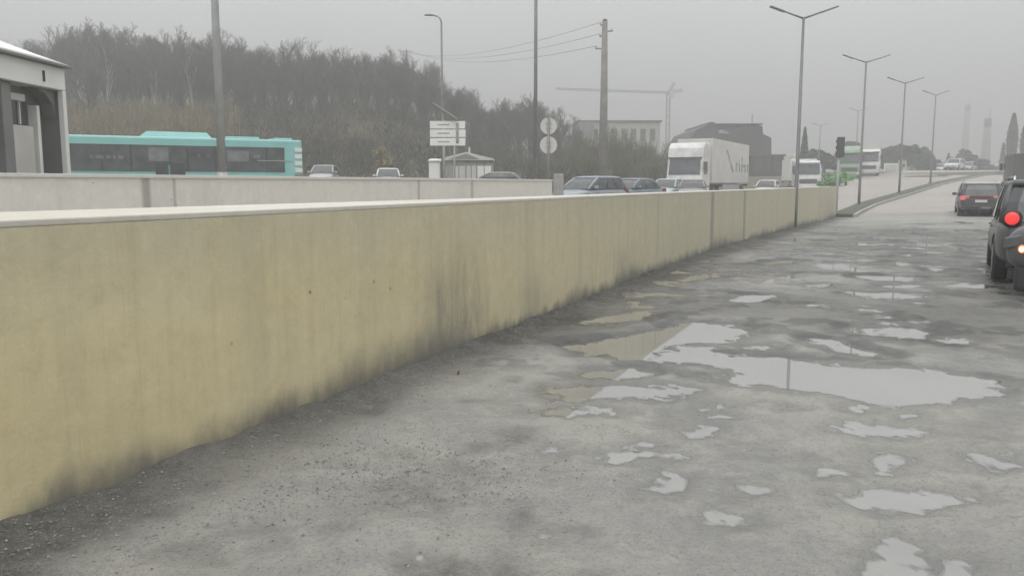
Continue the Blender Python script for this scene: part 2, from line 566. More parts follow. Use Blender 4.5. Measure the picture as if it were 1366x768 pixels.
def land_material(name, a, bcol, c, scale=0.15):
    m, n, b = new_mat(name)
    big = noise_node(n, scale, 6, 0.6).outputs['Fac']
    mid = noise_node(n, scale * 12, 5, 0.65).outputs['Fac']
    col = mixcol(n, maprange(n, big, 0.35, 0.65, 0, 1), a, bcol)
    col = mixcol(n, maprange(n, mid, 0.45, 0.75, 0, 0.7), col, c)
    n.links.new(col, b.inputs['Base Color'])
    b.inputs['Roughness'].default_value = 0.9
    bp = n.nodes.new('ShaderNodeBump')
    bp.inputs['Strength'].default_value = 0.4
    bp.inputs['Distance'].default_value = 0.1
    n.links.new(mid, bp.inputs['Height'])
    n.links.new(bp.outputs[0], b.inputs['Normal'])
    return m


M['road'] = road_material()
M['water'] = water_material()
M['land'] = land_material('rough ground', (0.085, 0.085, 0.06), (0.12, 0.11, 0.075), (0.06, 0.065, 0.042))
M['farroad'] = land_material('pale worn paving', (0.33, 0.305, 0.285), (0.38, 0.355, 0.33), (0.27, 0.255, 0.24), 0.2)
M['verge'] = land_material('verge grass', (0.085, 0.10, 0.065), (0.11, 0.115, 0.08), (0.065, 0.08, 0.05), 0.5)

# ---------------------------------------------------------------- mesh helpers


class MB:
    def __init__(self):
        self.v = []
        self.f = []

    def quad(self, *p):
        i = len(self.v)
        self.v += [tuple(q) for q in p]
        self.f.append(tuple(range(i, i + len(p))))

    def box(self, c, s, rz=0.0, rx=0.0, ry=0.0):
        i = len(self.v)
        m = Matrix.Rotation(rz, 3, 'Z') @ Matrix.Rotation(ry, 3, 'Y') @ Matrix.Rotation(rx, 3, 'X')
        for dz in (-.5, .5):
            for dx, dy in ((-.5, -.5), (.5, -.5), (.5, .5), (-.5, .5)):
                q = m @ Vector((dx * s[0], dy * s[1], dz * s[2]))
                self.v.append((c[0] + q.x, c[1] + q.y, c[2] + q.z))
        for a in ((3, 2, 1, 0), (4, 5, 6, 7), (0, 1, 5, 4), (1, 2, 6, 5), (2, 3, 7, 6), (3, 0, 4, 7)):
            self.f.append(tuple(i + k for k in a))
        return self

    def tube(self, pts, rad, n=8, cap=True):
        pts = [Vector(p) for p in pts]
        if isinstance(rad, (int, float)):
            rad = [rad] * len(pts)
        i0 = len(self.v)
        for k, p in enumerate(pts):
            d = (pts[min(k + 1, len(pts) - 1)] - pts[max(k - 1, 0)]).normalized()
            a = d.orthogonal().normalized() if abs(d.z) < 0.95 else Vector((1, 0, 0))
            a = (a - d * a.dot(d)).normalized()
            b = d.cross(a)
            for j in range(n):
                t = 2 * math.pi * j / n
                q = p + (a * math.cos(t) + b * math.sin(t)) * rad[k]
                self.v.append(tuple(q))
        for k in range(len(pts) - 1):
            for j in range(n):
                a, b = i0 + k * n + j, i0 + k * n + (j + 1) % n
                self.f.append((a, b, b + n, a + n))
        if cap:
            self.f.append(tuple(i0 + j for j in reversed(range(n))))
            self.f.append(tuple(i0 + (len(pts) - 1) * n + j for j in range(n)))
        return self

    def prism(self, poly, y0, y1, axis='y'):
        """extrude a polygon given in (x,z) along y (or in (x,y) along z, or (y,z) along x)"""
        i = len(self.v)
        n = len(poly)
        for yy in (y0, y1):
            for a, b in poly:
                self.v.append({'y': (a, yy, b), 'z': (a, b, yy), 'x': (yy, a, b)}[axis])
        self.f.append(tuple(i + k for k in range(n)))
        self.f.append(tuple(i + n + k for k in reversed(range(n))))
        for k in range(n):
            self.f.append((i + k, i + n + k, i + n + (k + 1) % n, i + (k + 1) % n))
        return self

    def lathe(self, prof, c, axis='y', n=28):
        """profile of (radius, offset along axis)"""
        i = len(self.v)
        for r, o in prof:
            for j in range(n):
                t = 2 * math.pi * j / n
                a, b = r * math.cos(t), r * math.sin(t)
                q = {'y': (a, o, b), 'x': (o, a, b), 'z': (a, b, o)}[axis]
                self.v.append((c[0] + q[0], c[1] + q[1], c[2] + q[2]))
        m = len(prof)
        for k in range(m - 1):
            for j in range(n):
                a, b = i + k * n + j, i + k * n + (j + 1) % n
                self.f.append((a, b, b + n, a + n))
        self.f.append(tuple(i + j for j in range(n)))
        self.f.append(tuple(i + (m - 1) * n + j for j in range(n)))
        return self

    def loft(self, rings, cap=True):
        i = len(self.v)
        n = len(rings[0])
        for r in rings:
            self.v += [tuple(q) for q in r]
        for k in range(len(rings) - 1):
            for j in range(n):
                a, b = i + k * n + j, i + k * n + (j + 1) % n
                self.f.append((a, b, b + n, a + n))
        if cap:
            self.f.append(tuple(i + j for j in reversed(range(n))))
            self.f.append(tuple(i + (len(rings) - 1) * n + j for j in range(n)))
        return self

    def build(self, name, mat, parent=None, smooth=False, bevel=0.0, subsurf=0, fix=True):
        me = bpy.data.meshes.new(name)
        me.from_pydata(self.v, [], self.f)
        if fix and len(self.v) < 60000:
            bm = bmesh.new()
            bm.from_mesh(me)
            bmesh.ops.recalc_face_normals(bm, faces=bm.faces)
            bm.to_mesh(me)
            bm.free()
        me.materials.append(mat)
        if smooth:
            me.polygons.foreach_set('use_smooth', [True] * len(me.polygons))
        o = bpy.data.objects.new(name, me)
        C.objects.link(o)
        if parent:
            o.parent = parent
        if bevel:
            b = o.modifiers.new('bevel', 'BEVEL')
            b.width = bevel
            b.segments = 2
            b.limit_method = 'ANGLE'
            b.angle_limit = R(35)
        if subsurf:
            s = o.modifiers.new('subsurf', 'SUBSURF')
            s.levels = s.render_levels = subsurf
        return o


def tag(o, label, cat, group=None, kind=None):
    o['label'] = label
    o['category'] = cat
    if group:
        o['group'] = group
    if kind:
        o['kind'] = kind
    return o


def thing(name, loc, rz, label, cat, group=None):
    o = bpy.data.objects.new(name, None)
    o.empty_display_size = 0.3
    C.objects.link(o)
    o.location = loc
    o.rotation_euler = (0, 0, rz)
    return tag(o, label, cat, group)


def structure(o, label, cat):
    return tag(o, label, cat, None, 'structure')


def copy_tree(o, parent=None):
    c = o.copy()
    C.objects.link(c)
    if parent:
        c.parent = parent
    for ch in list(o.children):
        copy_tree(ch, c)
    return c


def grid_object(name, X, Y, Z, mat, uv=None, smooth=True, attr=None):
    nr, nc = X.shape
    me = bpy.data.meshes.new(name)
    V = np.stack([X, Y, Z], -1).reshape(-1, 3)
    idx = np.arange(nr * nc).reshape(nr, nc)
    F = np.stack([idx[:-1, :-1], idx[:-1, 1:], idx[1:, 1:], idx[1:, :-1]], -1).reshape(-1, 4)
    me.vertices.add(len(V))
    me.vertices.foreach_set('co', V.astype(np.float32).ravel())
    me.loops.add(F.size)
    me.loops.foreach_set('vertex_index', F.ravel().astype(np.int32))
    me.polygons.add(len(F))
    me.polygons.foreach_set('loop_start', np.arange(0, F.size, 4).astype(np.int32))
    me.polygons.foreach_set('loop_total', np.full(len(F), 4, dtype=np.int32))
    me.update(calc_edges=True)
    if smooth:
        me.polygons.foreach_set('use_smooth', [True] * len(me.polygons))
    if attr is not None:
        for nm, val in attr.items():
            a = me.attributes.new(nm, 'FLOAT', 'POINT')
            a.data.foreach_set('value', val.astype(np.float32).ravel())
    me.materials.append(mat)
    o = bpy.data.objects.new(name, me)
    C.objects.link(o)
    return o


# ================================================================ THE GROUND
# ---- wall foot line (u along, v across), metres
WALL = [(-7.0, 3.60), (0.0, 3.63), (2.17, 3.66), (4.03, 3.74), (5.27, 3.83), (6.54, 3.90), (9.23, 4.02), (14.0, 4.28),
        (19.0, 4.44), (22.4, 4.41), (26.5, 4.32), (31.3, 4.13), (36.5, 3.92), (41.8, 3.68)]
_wu = np.array([a for a, b in WALL])
_wv = np.array([b for a, b in WALL])


def wall_v(u):
    # smooth interpolation
    k = np.linspace(-1.2, 1.2, 7)
    return np.mean([np.interp(np.asarray(u, float) + d, _wu, _wv) for d in k], axis=0)


PUDDLES = [
    # big puddle across the lane and its arms
    [(868, 478), (885, 470), (905, 464), (935, 462), (955, 470), (985, 476), (1040, 477), (1075, 483), (1130, 486), (1170, 491), (1230, 493),
     (1290, 500), (1325, 507), (1340, 518), (1325, 528), (1290, 535), (1230, 542), (1180, 545), (1150, 538), (1110, 528), (1060, 522),
     (1020, 516), (975, 513), (985, 503), (970, 492), (930, 486), (890, 486)],
    # shallow water towards the wall, mirroring it
    [(740, 462), (790, 456), (850, 446), (900, 432), (950, 429), (990, 435), (1000, 441), (992, 458), (950, 457), (905, 460), (880, 474), (870, 482), (820, 478), (775, 472)],
    [(705, 520), (760, 512), (800, 514), (870, 515), (930, 518), (938, 524), (900, 532), (840, 535), (800, 535), (740, 534)],
    [(745, 500), (800, 493), (845, 492), (880, 500), (850, 507), (790, 507)],
    [(690, 548), (770, 544), (800, 543), (831, 545), (828, 553), (790, 556), (740, 553)],
    [(760, 432), (800, 424), (840, 418), (880, 414), (870, 424), (820, 432)],
    [(940, 536), (968, 538), (966, 548), (945, 549)],
    [(943, 551), (962, 552), (960, 561), (940, 562)],
    [(915, 572), (950, 570), (957, 582), (925, 585)],
    [(938, 500), (966, 503), (962, 508), (940, 508)],
    [(792, 608), (830, 605), (870, 607), (912, 608), (905, 612), (860, 617), (825, 621), (805, 614)],
    [(848, 646), (885, 640), (905, 632), (910, 640), (905, 655), (862, 656)],
    [(966, 646), (1015, 645), (1018, 657), (975, 658)],
    [(1022, 646), (1040, 650), (1030, 657)],
    [(938, 686), (985, 684), (985, 700), (965, 708), (942, 702)],
    [(1098, 570), (1130, 562), (1165, 561), (1210, 568), (1247, 576), (1225, 585), (1195, 588), (1155, 582), (1145, 574)],
    [(1125, 541), (1150, 538), (1165, 548), (1140, 549)],
    [(1205, 553), (1230, 553), (1228, 560), (1210, 560)],
    [(1030, 544), (1080, 543), (1075, 547)],
    [(1088, 655), (1140, 652), (1200, 654), (1260, 656), (1320, 658), (1315, 664), (1260, 668), (1250, 678), (1200, 682), (1145, 680), (1120, 667)],
    [(1280, 608), (1310, 603), (1340, 606), (1362, 615), (1362, 622), (1325, 628), (1300, 620)],
    [(1160, 612), (1190, 607), (1207, 616), (1190, 625), (1165, 635)],
    [(1090, 625), (1115, 624), (1135, 632), (1105, 635)],
    [(1155, 755), (1180, 730), (1200, 720), (1225, 735), (1245, 768), (1240, 790), (1160, 790)],
    [(1250, 765), (1290, 745), (1305, 768), (1300, 785), (1255, 785)],
    [(1050, 612), (1075, 609), (1085, 614)],
    [(1125, 388), (1160, 390), (1235, 393), (1236, 398), (1180, 400), (1125, 392)],
    [(1130, 367), (1190, 368), (1230, 371), (1200, 376), (1160, 374)],
    [(1170, 380), (1225, 379), (1222, 384), (1175, 385)],
    [(1075, 455), (1095, 450), (1125, 455), (1140, 465), (1180, 472), (1160, 478), (1130, 470), (1090, 463)],
    [(1125, 440), (1180, 435), (1245, 440), (1247, 450), (1220, 455), (1180, 447), (1130, 446)],
    [(1170, 429), (1200, 430), (1198, 434), (1172, 434)],
    [(1210, 427), (1240, 428), (1235, 432)],
    [(1195, 349), (1222, 352), (1200, 357)],
    [(1205, 403), (1238, 404), (1230, 407)],
    [(1070, 405), (1115, 408), (1075, 411)],
    [(1235, 357), (1258, 358), (1250, 363), (1236, 362)],
    [(1015, 366), (1045, 362), (1040, 368)],
    [(705, 600), (750, 594), (755, 603), (715, 607)],
    [(540, 748), (560, 738), (580, 741), (560, 755)],
    [(700, 712), (760, 706), (765, 716), (710, 722)],
    [(1000, 353), (1060, 345), (1055, 352)],
    [(1060, 381), (1112, 378), (1100, 384)],
    [(1130, 414), (1182, 411), (1175, 417)],
    [(1150, 423), (1192, 421), (1185, 426)],
    [(960, 399), (1010, 392), (1050, 396), (1000, 405)],
    [(1192, 341), (1222, 338), (1215, 343)],
    [(900, 373), (960, 362), (972, 366), (920, 377)],
    [(975, 462), (1030, 459), (1020, 468)],
    [(830, 596), (880, 592), (900, 597), (850, 600)],
    [(1000, 602), (1030, 600), (1025, 606)],
    [(1240, 452), (1290, 448), (1300, 455), (1260, 459)],
]


def poly_sd(px, py, poly):
    """signed distance to a polygon, negative inside"""
    n = len(poly)
    d = np.full(px.shape, 1e9)
    inside = np.zeros(px.shape, bool)
    for i in range(n):
        ax, ay = poly[i]
        bx, by = poly[(i + 1) % n]
        ex, ey = bx - ax, by - ay
        wx, wy = px - ax, py - ay
        t = np.clip((wx * ex + wy * ey) / (ex * ex + ey * ey + 1e-9), 0, 1)
        d = np.minimum(d, (wx - ex * t) ** 2 + (wy - ey * t) ** 2)
        c = ((ay > py) != (by > py)) & (px < (bx - ax) * (py - ay) / (by - ay + 1e-12) + ax)
        inside ^= c
    d = np.sqrt(d)
    return np.where(inside, -d, d)


def puddle_field(X, Y):
    k = np.clip(Y / 7, 0.45, 1.1)
    wx = X + (0.10 * fbm(X * 2.4, Y * 2.4, 41, 3) + 0.09 * fbm(X * 8, Y * 8, 43, 3)) * k
    wy = Y + (0.10 * fbm(X * 2.4, Y * 2.4, 57, 3) + 0.09 * fbm(X * 8, Y * 8, 59, 3)) * k
    best = np.full(X.shape, 9.0)
    for pl in PUDDLES:
        pts = [tuple(G(a, b)[:2]) for a, b in pl]
        for _ in range(2):                       # round the corners off
            pts = [q for (x0, y0), (x1, y1) in zip(pts, pts[1:] + pts[:1])
                   for q in ((x0 * .75 + x1 * .25, y0 * .75 + y1 * .25), (x0 * .25 + x1 * .75, y0 * .25 + y1 * .75))]
        xs = [p[0] for p in pts]
        ys = [p[1] for p in pts]
        m = (X > min(xs) - 1) & (X < max(xs) + 1) & (Y > min(ys) - 1) & (Y < max(ys) + 1)
        if m.any():
            best[m] = np.minimum(best[m], poly_sd(wx[m], wy[m], pts))
    return best - 0.02 + 0.06 * fbm(X * 7, Y * 7, 67, 4)


def road_height(X, Y):
    sd = puddle_field(X, Y)
    fade = sstep(46, 36, Y)
    out = np.clip(sd, 0, 1.0)
    # low patchwork of worn layers, ridges and ruts
    n1 = fbm(X * 0.55, Y * 0.55, 3, 3)
    n2 = fbm(X * 1.7, Y * 1.7, 11, 4)
    n3 = fbm(X * 6.0, Y * 6.0, 23, 4)
    n4 = fbm(X * 20.0, Y * 20.0, 31, 2)
    ridge = 1 - np.abs(fbm(X * 1.1 + 3, Y * 1.5, 71, 4))
    h = 0.020 + 0.018 * n1 + 0.030 * n2 + 0.011 * n3 + 0.0035 * n4 + 0.026 * (ridge - 0.75)
    lip = 0.012 * np.exp(-((out - 0.24) / 0.14) ** 2) * (0.5 + n2)
    h = h - 0.009 * sstep(9, 14, Y)
    h = np.where(Y < 9, np.maximum(h, 0.004 + 0.003 * n3), h) + lip
    k = sstep(0.02, 0.30, out)
    edge = 0.055 * np.clip(sd, -0.5, 0.5) + 0.0052 * n3 + 0.0042 * n4 + 0.0008
    edge = edge - 0.03 * sstep(0.12, 0.4, -sd)
    h = h * k + edge * (1 - k)
    return h * fade


# ---- road sheet (fine mesh near the camera, coarser away)
def geo_steps(a, b, s0, s1):
    out = [a]
    while out[-1] < b:
        t = (out[-1] - a) / (b - a)
        out.append(out[-1] + s0 + (s1 - s0) * t)
    return np.array(out)


us = geo_steps(-1.5, 48.0, 0.022, 0.13)
vs = np.concatenate([np.arange(-14, -6, 0.10), np.arange(-6, -2.5, 0.045), np.arange(-2.5, 4.7, 0.026)])
UU, VV = np.meshgrid(us, vs, indexing='ij')
RX = UU * U.x + VV * N.x
RY = UU * U.y + VV * N.y
wv = wall_v(UU)
dw = wv - VV                                   # distance from the wall foot
RZH = road_height(RX, RY)
heap = np.clip(1 - dw / (0.30 + 0.35 * np.clip(fbm(RX * 0.7, RY * 0.7, 5, 3), 0, 1)), 0, 1) * sstep(44, 30, RY)
RZH = RZH + heap ** 1.5 * (0.05 + 0.022 * fbm(RX * 5, RY * 5, 88, 3))
RZH = RZH + terrain(RX, RY) * sstep(40, 46, UU)
grit = np.clip(sstep(0.75, 0.0, dw + 0.35 * fbm(RX * 1.3, RY * 1.3, 91, 4)) * 0.95
               + 0.9 * sstep(0.15, 0.5, fbm(RX * 0.8, RY * 0.8, 95, 4)) * sstep(3.2, 1.5, np.hypot(RX + 0.9, RY - 4.0)), 0, 1)
_n2 = fbm(RX * 1.7, RY * 1.7, 11, 4)
_n3 = fbm(RX * 6.0, RY * 6.0, 23, 4)
_sd = puddle_field(RX, RY)
lump = sstep(0.02, 0.42, _n2 + 0.35 * _n3) * (0.10 + 0.90 * sstep(5.6, 8.5, RY + 1.2 * fbm(RX * 0.5, RY * 0.5, 77, 3))) * sstep(40, 26, RY)
lump = np.maximum(lump, (0.25 + 0.65 * sstep(5.0, 7.5, RY)) * sstep(0.5, 0.12, _sd) * sstep(-0.05, 0.1, _sd) * sstep(-0.25, 0.25, _n2 + 0.3 * _n3))
damp = sstep(6.5, 10.0, RY + 1.5 * fbm(RX * 0.4, RY * 0.4, 79, 3)) * sstep(40, 24, RY) * (0.66 + 0.8 * fbm(RX * 0.45, RY * 0.45, 81, 4))
damp = np.clip(damp + (0.12 + 0.38 * sstep(5.0, 7.5, RY)) * sstep(0.35, 0.0, _sd) + 0.45 * sstep(1.1, 0.2, dw), 0, 1)
road = grid_object('road', RX, RY, RZH, M['road'], attr={'grit': grit, 'lump': lump, 'damp': damp})
structure(road, 'broken muddy grey asphalt road full of potholes', 'road')

# standing water: one level sheet, kept only where the ground lies at or below it
wd = -RZH
keep = (wd[:-1, :-1] > -0.004) | (wd[1:, :-1] > -0.004) | (wd[:-1, 1:] > -0.004) | (wd[1:, 1:] > -0.004)
keep &= (dw[:-1, :-1] > -0.1) & (UU[:-1, :-1] < 43)
water = grid_object('puddle_water', RX, RY, np.zeros_like(RX), M['water'], attr={'depth': wd})
bmw = bmesh.new()
bmw.from_mesh(water.data)
bmw.faces.ensure_lookup_table()
kf = keep.ravel()
bmesh.ops.delete(bmw, geom=[f for f in bmw.faces if not kf[f.index]], context='FACES')
bmw.to_mesh(water.data)
bmw.free()
structure(water, 'still grey puddle water filling the potholes and mirroring the sky', 'water')

# ---- the land as one sheet
gx = np.concatenate([np.linspace(-1500, -120, 24), np.linspace(-110, 110, 111), np.linspace(120, 1500, 24)])
gy = np.concatenate([np.linspace(-300, -20, 8), np.linspace(-15, 160, 88), np.linspace(170, 2500, 26)])
GX, GY = np.meshgrid(gx, gy, indexing='ij')
gu, gv = GX * U.x + GY * U.y, GX * N.x + GY * N.y
sink = 0.5 * sstep(-12, -4, gu) * sstep(60, 52, gu) * sstep(-24, -18, gv) * sstep(9.0, 5.5, gv)
GZ = terrain(GX, GY) - 0.06 - sink + np.where(GY > 60, 0.35 * fbm(GX * 0.06, GY * 0.06, 9, 3), 0)
structure(grid_object('ground', GX, GY, GZ, M['land']), 'rough grassy ground and wooded hillside', 'ground')


# ---- the carriageways farther on: pale, rising
def strip(name, path, mat, label, cat, dz, thick=None):
    """path: list of (left x,y, right x,y)"""
    mb = MB()
    rows = []
    for k in range(len(path) - 1):
        for t in np.linspace(0, 1, 9)[:-1]:
            rows.append([path[k][j] * (1 - t) + path[k + 1][j] * t for j in range(4)])
    rows.append(path[-1])
    n = 7
    X = np.array([[r[0] + (r[2] - r[0]) * s for s in np.linspace(0, 1, n)] for r in rows])
    Y = np.array([[r[1] + (r[3] - r[1]) * s for s in np.linspace(0, 1, n)] for r in rows])
    Z = terrain(X, Y) + dz
    return structure(grid_object(name, X, Y, Z, mat), label, cat)


# centre line of the median with the double lamps, bending right
MED = [(40.5, 3.45), (46, 3.45), (53, 3.0), (65, 1.4), (83, -0.9), (105, -5.0), (140, -13.0)]


def med_v(u):
    return float(np.interp(u, [a for a, b in MED], [b for a, b in MED]))


own, opp, ver = [], [], []
for u in (46.5, 50, 53, 58, 65, 74, 83, 94, 105, 122, 140, 175, 260):
    v = med_v(u) if u <= 140 else med_v(140) - (u - 140) * 0.27
    a, b = UV(u, v - 0.55), UV(u, v - 13.5)
    own.append((a.x, a.y, b.x, b.y))
for u in (-8, 0, 10, 20, 27.2):
    a, b = UV(u, 11.9), UV(u, float(wall_v(u)) + 1.3)
    opp.append((a.x, a.y, b.x, b.y))
for u in (28, 31, 36, 41, 46, 53, 65, 83, 105, 140, 175, 260):
    v = max(med_v(u), 3.6) if u < 46 else (med_v(u) if u <= 140 else med_v(140) - (u - 140) * 0.27)
    a, b = UV(u, v + 13.5), UV(u, v + 0.55 + (1.2 if u < 41 else 0))
    opp.append((a.x, a.y, b.x, b.y))
strip('road', own, M['farroad'], 'pale worn road surface climbing away beyond the end of the wall', 'road', 0.012)
strip('road', opp, M['farroad'], 'pale opposite carriageway beyond the verge strip', 'road', 0.016)

# verge strip between them, with a kerb
vm_ = MB()
km = MB()
rows = []
for u in np.linspace(42.6, 140, 60):
    v = med_v(u)
    rows.append((u, v))
for s, mb, w0, w1, top in ((0, vm_, -0.45, 0.45, 0.17), (1, km, -0.60, -0.45, 0.15), (2, km, 0.45, 0.60, 0.15)):
    for (u0, v0), (u1, v1) in zip(rows[:-1], rows[1:]):
        q = []
        for u, v in ((u0, v0), (u1, v1)):
            a, b = UV(u, v + w0), UV(u, v + w1)
            za = TZ(*UV(u, v))
            q.append(((a.x, a.y, za - 0.2), (a.x, a.y, za + top), (b.x, b.y, za + top), (b.x, b.y, za - 0.2)))
        A, B = q
        for j in range(3):
            mb.quad(A[j], A[j + 1], B[j + 1], B[j])
        if u0 == rows[0][0]:
            mb.quad(*A)
structure(vm_.build('verge', M['verge'], fix=True), 'narrow dark grass verge between the carriageways', 'verge')
structure(km.build('kerb', M['kerb'], fix=True), 'pale kerb stones along the verge', 'kerb')


# ================================================================ WALLS
def wall_thing(name, pts, height, thick, mat, cap_mat, label, cap_h=0.035, cap_over=0.0, u0=0.0, base=-0.3):
    """pts: list of (u, v, base z); the face looks towards the camera (smaller v)"""
    root = thing(name, (0, 0, 0), 0, label, 'wall')
    me_v, me_f, uvs = [], [], []
    n = len(pts)
    s = 0.0
    S = []
    for i, (u, v, z) in enumerate(pts):
        if i:
            s += math.hypot(u - pts[i - 1][0], v - pts[i - 1][1])
        S.append(pts[0][0] + s)
    sect = []
    for i, (u, v, z) in enumerate(pts):
        th = thick(u) if callable(thick) else thick
        a, b = UV(u, v), UV(u, v + th)
        hh = height(u) if callable(height) else height
        sect.append(((a.x, a.y, z + base), (a.x, a.y, z + hh - cap_h), (b.x, b.y, z + hh - cap_h), (b.x, b.y, z + base)))
    mb = MB()
    mb.loft(sect)
    body = mb.build('concrete_face', mat, root, fix=True)
    me = body.data
    uvl = me.uv_layers.new(name='UVMap')
    for lp in me.loops:
        i, j = divmod(lp.vertex_index, 4)
        x = S[i] + (0 if j in (0, 1) else 0.15)
        hgt = me.vertices[lp.vertex_index].co.z - pts[i][2]
        if j in (2, 3) and False:
            pass
        uvl.data[lp.index].uv = (x, hgt)
    cp = []
    for i, (u, v, z) in enumerate(pts):
        th = thick(u) if callable(thick) else thick
        a, b = UV(u, v - cap_over), UV(u, v + th + cap_over)
        hh = height(u) if callable(height) else height
        cp.append(((a.x, a.y, z + hh - cap_h), (a.x, a.y, z + hh), (b.x, b.y, z + hh), (b.x, b.y, z + hh - cap_h)))
    MB().loft(cp).build('coping', cap_mat, root, bevel=0.008)
    return root


def conc(name, a, b, c):
    m, n, bs = new_mat(name)
    n1 = noise_node(n, 0.9, 6, 0.65).outputs['Fac']
    n2 = noise_node(n, 14, 5, 0.7).outputs['Fac']
    col = mixcol(n, maprange(n, n1, 0.35, 0.65, 0, 1), a, b)
    col = mixcol(n, maprange(n, n2, 0.52, 0.75, 0, 0.5), col, c)
    n.links.new(col, bs.inputs['Base Color'])
    bs.inputs['Roughness'].default_value = 0.85
    return m


near_mat = wall_material('yellowed wall paint', (0.60, 0.515, 0.298), (0.655, 0.58, 0.368), (0.49, 0.47, 0.37), 0.30, 1.0,
                         joints=((14.6, 0.05, 0.35), (19.5, 0.22, 0.55), (23.2, 0.2, 0.5), (37.0, 0.12, 0.3)),
                         stains=((6.6, 0.8, 0.85, 1.35), (8.6, 0.5, 0.6, 0.7), (12.5, 0.8, 0.5, 0.7), (22.0, 2.2, 0.4, 0.6), (39.5, 3.5, 0.45, 1.6), (2.9, 0.25, 0.25, 0.5)))
cap_mat = conc('pale coping concrete', (0.53, 0.505, 0.44), (0.60, 0.575, 0.515), (0.36, 0.335, 0.28))
wp = [(u, float(wall_v(u)), 0.0) for u in np.concatenate([np.arange(-6, 41.8, 0.4), [41.8]])]
wall_thing('roadside_wall', wp, lambda u: 1.44 + 0.05 * float(sstep(20, 42, u)),
           lambda u: float(np.interp(u, [2, 4, 8, 15], [1.15, 1.0, 0.62, 0.42])), near_mat, cap_mat,
           'long yellowed concrete wall with dirty foot curving along the broken road')

D2 = 12.0
far_mat = wall_material('grey white wall paint', (0.68, 0.675, 0.645), (0.73, 0.725, 0.695), (0.65, 0.63, 0.575), 0.22, 0.8,
                        joints=((10.0, 0.12, 0.6), (10.6, 0.05, 0.45), (18.6, 0.08, 0.5), (21.5, 0.1, 0.5)),
                        stains=((10.3, 0.5, 0.45, 2.0), (11.3, 0.5, 0.4, 2.2), (21.0, 0.6, 0.35, 2.0)))
cap2 = conc('coping concrete', (0.56, 0.55, 0.52), (0.62, 0.61, 0.58), (0.42, 0.41, 0.38))
e2 = 27.4
w2 = [(u, D2, 0.0) for u in np.concatenate([np.arange(-14, e2, 0.8), [e2]])]
wall_thing('parapet_wall', w2, 1.76, 0.35, far_mat, cap2, 'lower looking pale grey parapet wall behind the yellowed one', 0.06, 0.03)

for k, (px, lb) in enumerate(((742, 'short pale concrete post at the end of the grey parapet wall'),
                              (748.5, 'short pale concrete post one step beyond the parapet end'))):
    p = P(px, 232, 31.0 + k)
    bx = thing('bollard', (p.x, p.y, TZ(p.x, p.y)), RZ, lb, 'bollard')
    hgt = p.z - TZ(p.x, p.y)
    MB().prism([(-0.09, -0.2), (0.09, -0.2), (0.075, hgt - 0.05), (0.05, hgt), (-0.05, hgt), (-0.075, hgt - 0.05)], -0.08, 0.08).build('post', M['kerb'], bx, bevel=0.01)

# ================================================================ LAMP POSTS AND POLES


def lamp_root(px, Y, label, name='street_lamp', group=None, z=None, rz=0.0):
    x = XatP(px, Y)
    return thing(name, (x, Y, TZ(x, Y) if z is None else z), rz, label, 'lamp post', group)


# double-armed lamps along the wall and median
DG = 'double armed street lamps along the road'


def double_lamp(x, y, z, hgt, label, arm=1.12, rz=0.0):
    r = thing('street_lamp', (x, y, z), rz, label, 'street lamp', DG)
    MB().tube([(0, 0, -0.3), (0, 0, 0.9), (0, 0, hgt)], [0.085, 0.075, 0.045], 12).build('pole', M['pole_dark'], r, smooth=True)
    MB().box((0, 0, 0.02), (0.32, 0.32, 0.05)).build('base_plate', M['pole_dark'], r)
    MB().box((0.0, -0.08, 0.75), (0.09, 0.03, 0.28)).build('service_door', M['pole_dark'], r)
    for s in (-1, 1):
        e = (s * arm * 0.62, 0, hgt + 0.22)
        MB().tube([(0, 0, hgt - 0.02), e], [0.035, 0.028], 8).build('arm', M['pole_dark'], r, smooth=True)
        h = MB()
        h.box((s * arm * 0.83, 0, hgt + 0.295), (arm * 0.5, 0.16, 0.05), ry=-s * math.atan(0.35))
        h.build('lamp_head', M['pole_dark'], r, bevel=0.012)
    return r


p = G(1060, 305)
double_lamp(p.x, p.y, 0.02, 7.35, 'tall double armed street lamp standing in front of the wall near its end', 1.12)
for (px, Y, top, arm, lb) in ((1147, 47.7, 83, 1.25, 'second double armed street lamp, first on the grass verge beyond the wall'),
                              (1200, 58.7, 111, 1.2, 'third double armed street lamp, farther up the grass verge'),
                              (1241, 74.0, 127, 1.1, 'fourth double armed street lamp up the rising road, small and hazy')):
    x = XatP(px, Y)
    z = TZ(x, Y) + 0.15
    double_lamp(x, Y, z, P(px, top, Y).z - z, lb, arm)
for (px, Y, top, lb) in ((1140, 108, 148, 'faint far street lamp rising behind the white and green lorry'), (1091, 120, 168, 'faint far street lamp above the dark green thicket')):
    x = XatP(px, Y)
    z = TZ(x, Y)
    double_lamp(x, Y, z, P(px, top, Y).z - z, lb, 1.1)


